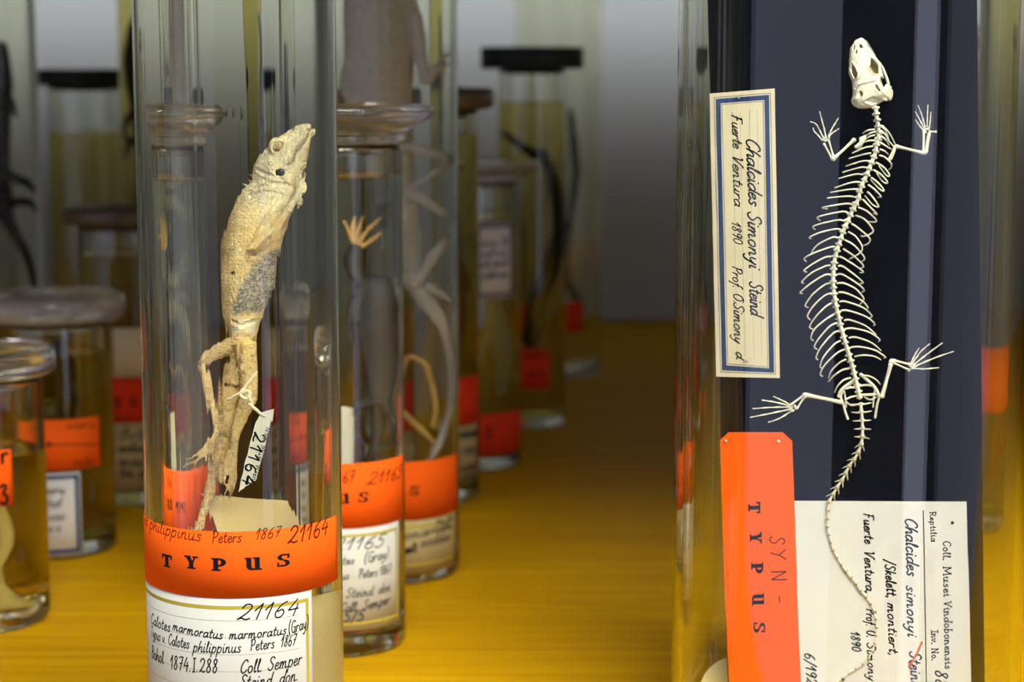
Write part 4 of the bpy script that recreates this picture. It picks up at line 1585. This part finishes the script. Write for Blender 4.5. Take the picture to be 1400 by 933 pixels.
def scaly_skin():
    """pale lizard skin: pigment from the mesh, small overlapping scales"""
    m, nt, out = mat('pale_scaly_skin')
    b = nt.nodes.new('ShaderNodeBsdfPrincipled')
    b.inputs['Roughness'].default_value = 0.45
    b.inputs['Specular IOR Level'].default_value = 0.25
    at = nt.nodes.new('ShaderNodeAttribute')
    at.attribute_name = 'pigment'
    tc = nt.nodes.new('ShaderNodeTexCoord')
    mp = nt.nodes.new('ShaderNodeMapping')
    mp.inputs['Scale'].default_value = (1.15, 0.8, 0.85)
    vo = nt.nodes.new('ShaderNodeTexVoronoi')
    vo.inputs['Scale'].default_value = 1350
    vo.inputs['Randomness'].default_value = 0.8
    vo.feature = 'F1'
    n = nt.nodes.new('ShaderNodeTexNoise')
    n.inputs['Scale'].default_value = 260
    n.inputs['Detail'].default_value = 5
    cr = nt.nodes.new('ShaderNodeMapRange')
    cr.inputs['From Min'].default_value = 0.35
    cr.inputs['From Max'].default_value = 0.75
    cr.inputs['To Min'].default_value = 0.72
    cr.inputs['To Max'].default_value = 1.2
    mx = nt.nodes.new('ShaderNodeMixRGB')
    mx.blend_type = 'MULTIPLY'
    mx.inputs[0].default_value = 1
    # pale seams between scales
    ed = nt.nodes.new('ShaderNodeMapRange')
    ed.inputs['From Min'].default_value = 0.40
    ed.inputs['From Max'].default_value = 0.72
    ed.inputs['To Max'].default_value = 0.45
    mx2 = nt.nodes.new('ShaderNodeMixRGB')
    mx2.inputs[2].default_value = (0.74, 0.66, 0.48, 1)
    bn = nt.nodes.new('ShaderNodeBump')
    bn.inputs['Strength'].default_value = 0.8
    bn.inputs['Distance'].default_value = 0.0004
    bn.invert = True
    L = nt.links.new
    L(tc.outputs['Object'], mp.inputs[0])
    L(mp.outputs[0], vo.inputs['Vector'])
    L(tc.outputs['Object'], n.inputs['Vector'])
    L(n.outputs['Fac'], cr.inputs['Value'])
    L(at.outputs['Color'], mx.inputs[1])
    L(cr.outputs[0], mx.inputs[2])
    L(vo.outputs['Distance'], ed.inputs['Value'])
    L(ed.outputs[0], mx2.inputs[0])
    L(mx.outputs[0], mx2.inputs[1])
    L(mx2.outputs[0], b.inputs['Base Color'])
    L(vo.outputs['Distance'], bn.inputs['Height'])
    L(bn.outputs[0], b.inputs['Normal'])
    L(b.outputs[0], out.inputs[0])
    return m


M['scaly'] = scaly_skin()

mb = MB()
# trunk: (y, left, right)
sec = [(232, 353, 408), (250, 347, 412), (265, 338, 408), (282, 324, 401), (300, 314, 394), (322, 305, 387), (345, 301, 381), (370, 300, 376), (395, 300, 371), (420, 302, 363), (442, 306, 356), (462, 310, 351), (482, 312, 347), (505, 308, 344), (525, 305, 338)]
body(mb, A, [((l + r) / 2, y) for y, l, r in sec], [(r - l) / 2 for y, l, r in sec], seg=20, deep=1.05)
# head: blunt wedge from the nape to the snout
hd = [(374, 250, 30), (381, 232, 33), (389, 216, 31), (398, 203, 26.5), (407, 192, 21), (415, 183, 16.5), (421, 177, 13), (424, 174, 10)]
body(mb, A, [(x, y) for x, y, w in hd], [w for x, y, w in hd], seg=20, deep=.92)
# brow, cheek and throat fullness
for px, py, r, dy in ((377, 200, 12, -.0035), (390, 246, 12, -.003), (372, 226, 14, -.003), (404, 240, 9, 0)):
    mb.ball(trace(A, px, py, dy), r * pxr(A) / 1.3, r * pxr(A) * .8, r * pxr(A))
# fore limb folded along the throat
body(mb, A, [(384, 266), (374, 290), (360, 318), (348, 338)], [9, 10, 8.5, 7], 0, 12, dys=[-.0035, -.0056, -.0072, -.0082])
body(mb, A, [(346, 341), (360, 330), (380, 305), (397, 283), (408, 264), (412, 250)], [7, 8, 7.5, 6, 5, 4], 0, 12, dys=[-.0084, -.0084, -.0074, -.0060, -.0048, -.0042])
for f in (((408, 264), (414, 250), (416, 240), (415, 233)), ((409, 268), (416, 262), (417, 252), (413, 246)), ((408, 270), (413, 274), (411, 282)), ((407, 266), (409, 278), (407, 286)), ((410, 262), (411, 248), (408, 240))):
    body(mb, A, list(f), [2.8, 2.3, 1.9, 1.2][:len(f)], -.0042, 7, 4)
# hind limb on the left, knee out
body(mb, A, [(322, 468), (304, 478), (284, 490), (276, 499)], [13, 11, 9, 7.5], -.001, 12)
body(mb, A, [(275, 499), (282, 520), (289, 548), (295, 572), (298, 592)], [7.5, 8, 7, 5.2, 4.5], -.002, 12)
body(mb, A, [(298, 590), (290, 604), (283, 616), (276, 624)], [4.8, 4.4, 4, 3], -.0025, 9)
for f in (((292, 598), (278, 612), (264, 622), (255, 630)), ((290, 604), (276, 618), (266, 630), (263, 642)), ((286, 610), (272, 626), (258, 634), (254, 640)), ((291, 605), (284, 620), (282, 632)), ((294, 600), (291, 618), (290, 630))):
    body(mb, A, list(f), [2.8, 2.3, 1.8, 1.1][:len(f)], -.003, 7, 4)
# hind limb hanging in front
body(mb, A, [(334, 470), (338, 495), (341, 520), (341, 545)], [18, 15, 13, 12], -.0035, 12)
body(mb, A, [(341, 544), (333, 562), (324, 585), (319, 604), (319, 620)], [12, 12, 10, 7.5, 6], -.004, 12)
body(mb, A, [(319, 615), (320, 632), (319, 648)], [5.2, 4.6, 3.6], -.0042, 9)
for f in (((318, 630), (314, 650), (309, 668), (300, 682), (295, 684)), ((319, 634), (317, 655), (313, 675), (307, 692)), ((320, 634), (322, 652), (318, 668), (314, 678)), ((316, 625), (308, 645), (304, 660)), ((312, 616), (303, 640), (302, 655), (306, 664))):
    body(mb, A, list(f), [2.9, 2.5, 2.1, 1.8, 1.2][:len(f)], -.0045, 7, 4)
# tail
body(mb, A, [(322, 500), (315, 530), (310, 560), (306, 590), (301, 620), (293, 655), (281, 690), (268, 722), (258, 745), (250, 775)], [17, 16, 14, 12.5, 11, 9.5, 8, 7, 6, 5], 0.001, 12)
# crest of spines on the nape
for x0, y0, x1, y1 in ((349, 243, 341, 238), (346, 250, 338, 244), (343, 257, 334, 251), (340, 263, 331, 259), (336, 270, 327, 267), (331, 278, 322, 275), (325, 287, 318, 285)):
    body(mb, A, [(x0 + 5, y0 + 3), (x0, y0), (x1, y1)], [3.2, 2.4, .9], 0, 6, 2)
LZ = fuse('lizard', mb, 0.00030, M['scaly'], None, 5)
tag(LZ, 'pale yellowish lizard hanging head up in the front left jar', 'lizard')

# face: grooves and bulges pressed into the skin, then pigment
def R2(pts, dy=-.004):
    out = []
    for p in pts:
        q = trace(A, p[0], p[1], dy)
        out.append(Vector((q.x, q.z)))
    return out


def d2(poly, p):
    best = 1e9
    for a, b in zip(poly[:-1], poly[1:]):
        ab = b - a
        t = max(0, min(1, (p - a).dot(ab) / max(ab.length_squared, 1e-14)))
        best = min(best, (p - a - ab * t).length)
    return best


mouth = R2([(423, 173), (417, 184), (410, 197), (403, 212), (399, 222), (394, 226)])
eye = R2([(380, 200)])[0]
ear = R2([(383, 236)])[0]
nost = R2([(417, 178)])[0]
folds = [R2(p) for p in (((351, 350), (364, 338), (383, 313), (398, 291)), ((350, 330), (371, 305), (387, 285)), ((352, 258), (372, 250), (392, 252), (404, 262)), ((345, 268), (365, 262), (385, 265)), ((367, 290), (372, 280), (384, 268)),
                         ((345, 345), (357, 342), (372, 325)), ((318, 440), (332, 446), (352, 438)), ((330, 470), (328, 490), (326, 505)), ((352, 232), (368, 240), (388, 246)))]
belly = [(357, 346), (372, 338), (386, 338), (384, 360), (378, 384), (368, 415), (360, 434), (340, 430), (316, 436), (311, 424), (322, 398), (334, 378), (345, 362)]
white = [(312, 440), (330, 434), (356, 434), (350, 462), (332, 456), (316, 462)]
dots = R2([(318, 373), (306, 528)])
me = LZ.data
ux = (1.36 * FPX / A.dep)
headc = R2([(385, 220)])[0]
cols = []
tan_c, pale_c, blue_c, wht_c, ylw_c, brn_c = [Vector(c) for c in ((0.80, 0.60, 0.31), (0.95, 0.88, 0.64), (0.16, 0.18, 0.25), (0.84, 0.81, 0.72), (0.82, 0.60, 0.25), (0.50, 0.34, 0.14))]
B2 = R2(belly)
W2 = R2(white)
B2t = [(p.x, p.y) for p in B2]
W2t = [(p.x, p.y) for p in W2]
zk = at_plane(330, 440, A.y).z
front = A.y
for v in me.vertices:
    p = Vector((v.co.x, v.co.z))
    isf = v.normal.y < 0.15
    c = tan_c.copy()
    nz = noise.noise(v.co * 220)
    c = c.lerp(ylw_c, max(0, min(1, .35 + nz)) * .6)
    hdist = (p - headc).length
    c = c.lerp(pale_c, max(0, min(1, (0.0185 - hdist) / 0.006)))
    if v.co.z < zk:
        c = c.lerp(brn_c, .35 + .25 * nz)
    # cross bands along the back
    bnd = math.sin(v.co.z * 620 + v.co.x * 250 + nz * 2.0)
    if zk < v.co.z < zk + .05 and hdist > .012:
        c = c.lerp(pale_c, max(0, bnd) * .35)
    if isf:
        if inside(B2t, p.x, p.y):
            e = min(1, d2(B2 + [B2[0]], p) / .0016)
            c = c.lerp(blue_c, .9 * e)
        if inside(W2t, p.x, p.y):
            c = c.lerp(wht_c, .8 * min(1, d2(W2 + [W2[0]], p) / .001))
        d = d2(mouth, p)
        if d < .0006:
            v.co.y += .0007 * (1 - d / .0006)
            c = c.lerp(Vector((.16, .09, .04)), .95 * (1 - d / .0006))
        elif d < .0012:
            v.co.y -= .00018
        q = p - eye
        q = Vector((q.x * 1.36, q.y))
        # almond-shaped lids, long axis towards the snout
        e = Vector((q.x * .75 + q.y * .66, (-q.x * .66 + q.y * .75) * 1.45)).length
        if e < .0016:
            v.co.y -= .0007 * (1 - (e / .0016) ** 2)
            c = c.lerp(ylw_c, .6)
        if .0013 < e < .0021:
            v.co.y += .0007 * (1 - abs(e - .0017) / .0004)
            c = c.lerp(Vector((.22, .13, .05)), .9 * (1 - abs(e - .0017) / .0004))
        if .0022 < e < .0032:
            v.co.y -= .0004 * (1 - abs(e - .0027) / .0005)
        d = (p - ear).length
        if d < .0014:
            v.co.y += .0008 * min(1, (.0014 - d) / .0004)
        if (p - nost).length < .0005:
            v.co.y += .0005
            c = brn_c.copy()
        for fo in folds:
            d = d2(fo, p)
            if d < .0007:
                v.co.y += .00055 * (1 - d / .0007)
            elif d < .0016:
                v.co.y -= .00022 * (1 - (d - .0007) / .0009)
        for q in dots:
            if (p - q).length < .0007:
                c = Vector((.03, .025, .03))
    cols.append(c)
ca_ = me.color_attributes.new('pigment', 'FLOAT_COLOR', 'POINT')
for i, c in enumerate(cols):
    ca_.data[i].color = (max(0, c.x), max(0, c.y), max(0, c.z), 1)
me.update()


def part_ball(name, m, px, py, dy, rx, rz, parent, rot=None, ry=None):
    mb = MB()
    k = pxr(A)
    mb.ball(trace(A, px, py, dy), rx * k / 1.36, (ry or rx * .6) * k / 1.3, rz * k, 16, 10, rot)
    return mb.build(name, m, parent)


def surf_y(px, py):
    """front of the lizard's skin under a photo pixel, as an offset from the jar's middle"""
    q = R2([(px, py)])[0]
    return min((v.co.y for v in me.vertices if (Vector((v.co.x, v.co.z)) - q).length < .0009), default=A.y) - A.y


sk_glossy = plain('ear_membrane', (0.025, 0.025, 0.03), 0.12, 0.6)
part_ball('ear_membrane', sk_glossy, 383, 236, surf_y(383, 236) + .0003, 7, 6.5, LZ)['label'] = 'round dark ear membrane'
part_ball('eye', plain('clouded_eye', (0.55, 0.42, 0.20), 0.3, 0.4), 381, 200, surf_y(380, 200) + .0004, 5.0, 4.2, LZ)['label'] = 'closed sunken eye'

# paper tag tied on, thread and knot
mb = MB()
tq = [trace(A, x, y, -.0095) for x, y in ((350, 578), (358, 564), (374, 559), (371, 575), (351, 656), (326, 673))]
tag_put = None
mb.slab(tq[::-1], .0003, Vector((0, -1, 0)))
TG = mb.build('paper_tag', M['white_card'], None, False)
tag(TG, 'small white paper tag numbered 21164 tied to the pale lizard', 'tag')


def tag_uv(px, py):
    p = trace(A, px, py, -.0095)
    return Vector((p.x, p.z))


def tput(p):
    return Vector((p[0], A.y - .0095 - .00036, p[1]))


mb = MB()
text_on(mb, '21164', tag_uv(349, 590), tag_uv(332, 662), 0.0028, tput, 0.17, slant=.1, gap=1.5)
text_on(mb, 'Nat. Mus. Wien', tag_uv(364, 584), tag_uv(345, 657), 0.0014, tput, 0.13, gap=1.2)
mb.build('handwriting', M['ink'], TG, False)
mb = MB()
body(mb, A, [(310, 546), (320, 541), (331, 536)], [1.5, 1.6, 1.8], -.0078, 6, 4)
body(mb, A, [(331, 536), (340, 524), (347, 514), (351, 508)], [2.2, 2.2, 2.2, 1.8], -.0085, 6, 4)
body(mb, A, [(331, 537), (340, 534), (343, 540), (336, 545), (329, 539), (334, 532)], [2.2] * 6, -.0087, 6, 4)
body(mb, A, [(342, 552), (350, 560), (358, 567), (364, 570)], [2.0, 2.4, 2.4, 2.0], -.0100, 6, 4)
body(mb, A, [(340, 541), (344, 548), (346, 556)], [1.8, 1.8, 1.8], -.0092, 6, 4)
mb.build('thread', M['string'], TG)['label'] = 'white thread with a knot'

# loose paper slips standing in the jar
mb = MB()
pts = [(272, 675), (395, 685), (411, 714), (440, 780), (320, 790), (297, 724), (289, 697)]
mb.slab([trace(A, x, y, .006 + .003 * math.sin(i)) if False else trace(A, x, y, .007) for i, (x, y) in enumerate(pts)][::-1], .0003, Vector((0, -1, 0)))
o = mb.build('paper_slip', M['tan_card'], None, False)
tag(o, 'cream paper slip standing in the front left jar below the lizard', 'paper')
# curled slip low against the right-hand wall
vs, fs = [], []
for i in range(25):
    a = math.radians(-75 + 150 * i / 24) + 0.9
    rr = A.ri * .86
    top = on_wall(A, 430, 826)[1] + .0012 - .022 * (i / 24 - .45) ** 2
    for k in range(5):
        z = .010 + (top - .010) * k / 4
        vs.append((A.x + rr * math.sin(a), A.y - rr * math.cos(a), z))
for i in range(24):
    for k in range(4):
        fs.append((i * 5 + k, (i + 1) * 5 + k, (i + 1) * 5 + k + 1, i * 5 + k + 1))
o = mesh_obj('curled_paper', vs, fs, M['tan_card'])
sd = o.modifiers.new('thickness', 'SOLIDIFY')
sd.thickness = .0003
tag(o, 'curled tan paper low inside the front left jar, right of its white label', 'paper')

# dark lizard in the second jar
mb = MB()
body(mb, B, [(508, 384), (512, 396), (516, 420), (518, 450), (520, 480), (522, 515), (522, 545), (519, 575), (515, 605), (511, 640), (507, 690)], [20, 29, 32, 31, 28, 23, 17, 11, 9, 7, 5], 0, 16)
body(mb, B, [(498, 400), (484, 415), (478, 445), (482, 470)], [9, 8, 6, 4], -.004, 10)
body(mb, B, [(500, 392), (484, 372), (482, 350), (490, 336)], [10, 11, 13, 11], -.002, 12)
body(mb, B, [(516, 545), (500, 552), (484, 560), (478, 580), (488, 600), (504, 612)], [10, 8, 6.5, 5.5, 5, 4], -.004, 10)
body(mb, B, [(524, 548), (534, 568), (540, 588), (535, 602), (522, 612), (512, 622)], [9, 7.5, 6, 5, 4.5, 3.5], -.004, 10)
for f in (((500, 612), (494, 625), (490, 640)), ((504, 614), (500, 630), (499, 648)), ((516, 620), (510, 632), (502, 642)), ((520, 616), (518, 632), (514, 646)), ((540, 600), (542, 608), (540, 616))):
    body(mb, B, list(f), [3, 2.4, 1.6], -.004, 7, 4)
DL = fuse('lizard', mb, 0.0006, M['dark_skin'], None, 4)
tag(DL, 'dark grey lizard hanging in the flange-lidded second jar', 'lizard')
mb = MB()
for f in (((488, 336), (500, 318), (520, 298)), ((486, 332), (490, 312), (496, 296)), ((482, 332), (476, 314), (470, 302)), ((484, 334), (482, 316), (484, 296)), ((490, 340), (506, 330), (521, 318))):
    body(mb, B, list(f), [4, 3.2, 1.6], -.003, 8, 4)
mb.build('hand', M['horn'], DL)['label'] = 'yellowish hand with spread fingers'
mb = MB()
mb.slab([trace(B, x, y, -.006) for x, y in ((466, 556), (483, 558), (484, 646), (466, 650))][::-1], .0004, Vector((0, -1, 0)))
o = mb.build('paper_slip', M['white_card'], None, False)
tag(o, 'narrow white paper slip inside the second jar, left of the dark lizard', 'paper')

# pale lizard in the tall third jar
mb = MB()
body(mb, C, [(516, -70), (517, -20), (518, 30), (520, 80), (524, 130), (532, 180), (540, 230), (548, 290), (556, 345), (566, 385), (585, 415), (603, 440), (613, 470), (618, 505), (618, 546), (610, 580), (596, 614), (580, 650)],
     [36, 44, 48, 46, 40, 30, 26, 24, 20, 15, 12, 11, 10, 9, 8, 7, 6, 4], 0, 16)
body(mb, C, [(548, -10), (566, 25), (574, 70), (582, 112)], [14, 12, 10, 9], -.003, 12)
body(mb, C, [(582, 113), (592, 100), (603, 88)], [8.5, 8, 7], -.002, 10)
body(mb, C, [(492, 60), (478, 90), (472, 120), (482, 140)], [12, 10, 8, 7], -.003, 10)
body(mb, C, [(550, 200), (575, 205), (600, 212), (620, 216)], [10, 8, 6.5, 5], -.004, 10)
body(mb, C, [(620, 217), (600, 233), (580, 245), (562, 256)], [5, 5, 5, 4.5], -.005, 10)
body(mb, C, [(552, 262), (575, 270), (595, 284), (610, 296)], [9, 9, 8, 5], -.004, 10)
body(mb, C, [(566, 392), (580, 372), (596, 346), (612, 325)], [8, 8, 9, 8], -.004, 10)
body(mb, C, [(585, 392), (602, 402), (620, 414)], [7, 6, 4], -.003, 10)
for f in (((603, 90), (609, 80), (616, 70)), ((603, 88), (609, 90), (616, 84)), ((603, 86), (608, 72), (612, 62)), ((600, 90), (605, 98), (611, 104))):
    body(mb, C, list(f), [4, 3, 2], -.001, 8, 4)
PL = fuse('lizard', mb, 0.0006, M['grey_skin'], None, 4)
tag(PL, 'long pale grey lizard filling the tall jar behind the flange lid', 'lizard')
mb = MB()
body(mb, C, [(548, 520), (556, 490), (570, 490), (586, 508), (596, 555), (592, 584)], [4, 4.5, 4.5, 4.5, 4, 3.5], -.006, 8)
body(mb, C, [(548, 560), (562, 574), (580, 592), (594, 606)], [5, 5, 4.5, 4], -.005, 8)
o = mb.build('dried_stem', M['horn'], None)  # golden strands taken for lizard limb and tail, not a plant
tag(o, 'thin yellowish curved strands low in the tall third jar', 'strand')

# black lizard in the slim black-lidded jar, dark tail in the farthest
mb = MB()
body(mb, F, [(740, 205), (752, 235), (762, 275), (765, 320), (752, 370), (736, 410), (730, 445), (727, 474)], [7, 9, 12, 13, 14, 14, 14, 10], 0, 12)
body(mb, F, [(742, 215), (720, 205), (700, 190), (686, 180)], [8, 7, 6, 4], -.003, 8)
body(mb, F, [(738, 215), (722, 225), (712, 245)], [6, 5, 4], -.003, 8)
body(mb, F, [(738, 420), (726, 440), (716, 465)], [8, 7, 5], -.003, 8)
tag(fuse('lizard', mb, 0.0008, M['black_skin'], None, 3), 'black lizard in the slim jar under the thick black lid', 'lizard')
mb = MB()
body(mb, H, [(780, 150), (784, 190), (788, 230), (785, 270), (778, 310)], [4, 6, 6, 5, 3], 0, 10)
body(mb, H, [(775, 305), (770, 345), (775, 385), (790, 410)], [7, 9, 8, 4], .004, 10)
tag(mb.build('specimen', M['black_skin']), 'thin dark specimen hanging in the farthest tall jar', 'specimen')
# brown animal low in the blue-edged-label jar
mb = MB()
body(mb, E, [(660, 330), (668, 400), (680, 450), (690, 490), (684, 540)], [12, 18, 20, 16, 8], 0, 12)
body(mb, E, [(680, 440), (660, 470), (655, 500)], [7, 6, 4], -.004, 8)
tag(fuse('lizard', mb, 0.0008, M['grey_skin'], None, 3), 'blurred grey lizard in the jar with the blue-edged label', 'lizard')
mb = MB()
body(mb, D, [(600, 200), (606, 280), (612, 360), (620, 440), (616, 520)], [14, 20, 22, 18, 8], 0, 12)
body(mb, D, [(612, 340), (634, 370), (640, 400)], [8, 7, 4], -.004, 8)
tag(fuse('lizard', mb, 0.0008, M['brown_skin'], None, 3), 'brown lizard in the jar with the flat brown lid', 'lizard')

# bones in the near left jar
mb = MB()
body(mb, L1, [(-40, 640), (-15, 680), (4, 715), (8, 745), (-6, 775)], [10, 14, 13, 12, 9], -.004, 12)
body(mb, L1, [(-60, 790), (-20, 800), (10, 822), (36, 832), (60, 818)], [12, 15, 16, 13, 6], -.006, 12)
body(mb, L1, [(-6, 775), (-2, 800), (8, 820)], [9, 10, 12], -.005, 12)
body(mb, L1, [(10, 825), (-10, 840), (-40, 845)], [12, 12, 9], -.004, 12)
tag(fuse('bone', mb, 0.0007, M['white_skin'], None, 4), 'bleached white bone lying in the yellow spirit of the leftmost jar', 'bone')
mb = MB()
body(mb, L2, [(84, 470), (92, 500), (96, 535), (90, 575), (84, 640)], [9, 13, 14, 11, 6], .003, 12)
body(mb, L2, [(94, 520), (108, 540), (112, 565)], [6, 5, 3], 0, 8)
tag(fuse('lizard', mb, 0.0008, M['dark_skin'], None, 3), 'small dark lizard in the jar with the thick dusty lid', 'lizard')

# black lizards at the far left
mb = MB()
body(mb, L5, [(2, 60), (4, 110), (0, 160), (-6, 220), (-2, 265), (10, 300), (26, 330), (40, 360), (46, 390), (44, 430)], [9, 14, 16, 20, 18, 11, 8, 7, 6, 4], 0, 12)
body(mb, L5, [(4, 235), (22, 244), (36, 250), (48, 262)], [9, 8, 7, 4], -.004, 8)
body(mb, L5, [(6, 280), (24, 276), (42, 278), (50, 290)], [8, 7, 6, 4], -.004, 8)
body(mb, L5, [(4, 130), (16, 140), (22, 160)], [7, 6, 4], -.004, 8)
tag(fuse('lizard', mb, 0.0008, M['black_skin'], None, 3), 'black lizard with a long tail in the tall jar at the left edge', 'lizard')
mb = MB()
body(mb, L6, [(190, 20), (182, 45), (180, 80), (184, 120), (190, 160), (192, 215), (186, 300)], [7, 10, 12, 13, 11, 7, 3], 0, 12)
body(mb, L6, [(184, 150), (174, 165), (170, 180), (178, 195)], [7, 6, 5, 3], -.004, 8)
body(mb, L6, [(182, 60), (174, 75), (172, 92)], [6, 5, 3], -.004, 8)
body(mb, L6, [(188, 185), (176, 200), (172, 216)], [6, 5, 3], -.004, 8)
tag(fuse('lizard', mb, 0.0008, M['black_skin'], None, 3), 'black lizard half hidden behind the upper left rim of the front jar', 'lizard')

# tan slip behind the plate in the big jar
mb = MB()
cx, cy = 1003, 945
pp = [(cx + 46 * math.cos(math.radians(a)), cy - 46 * math.sin(math.radians(a))) for a in range(60, 200, 10)] + [(957, 1010), (1026, 1010)]
mb.slab([trace(R, x, y, .014, NFA) for x, y in pp], .0004, Vector((0, -1, 0)))
o = mb.build('paper_slip', M['tan_card'], None, False)
tag(o, 'round-topped tan paper slip behind the black plate, lower left', 'paper')
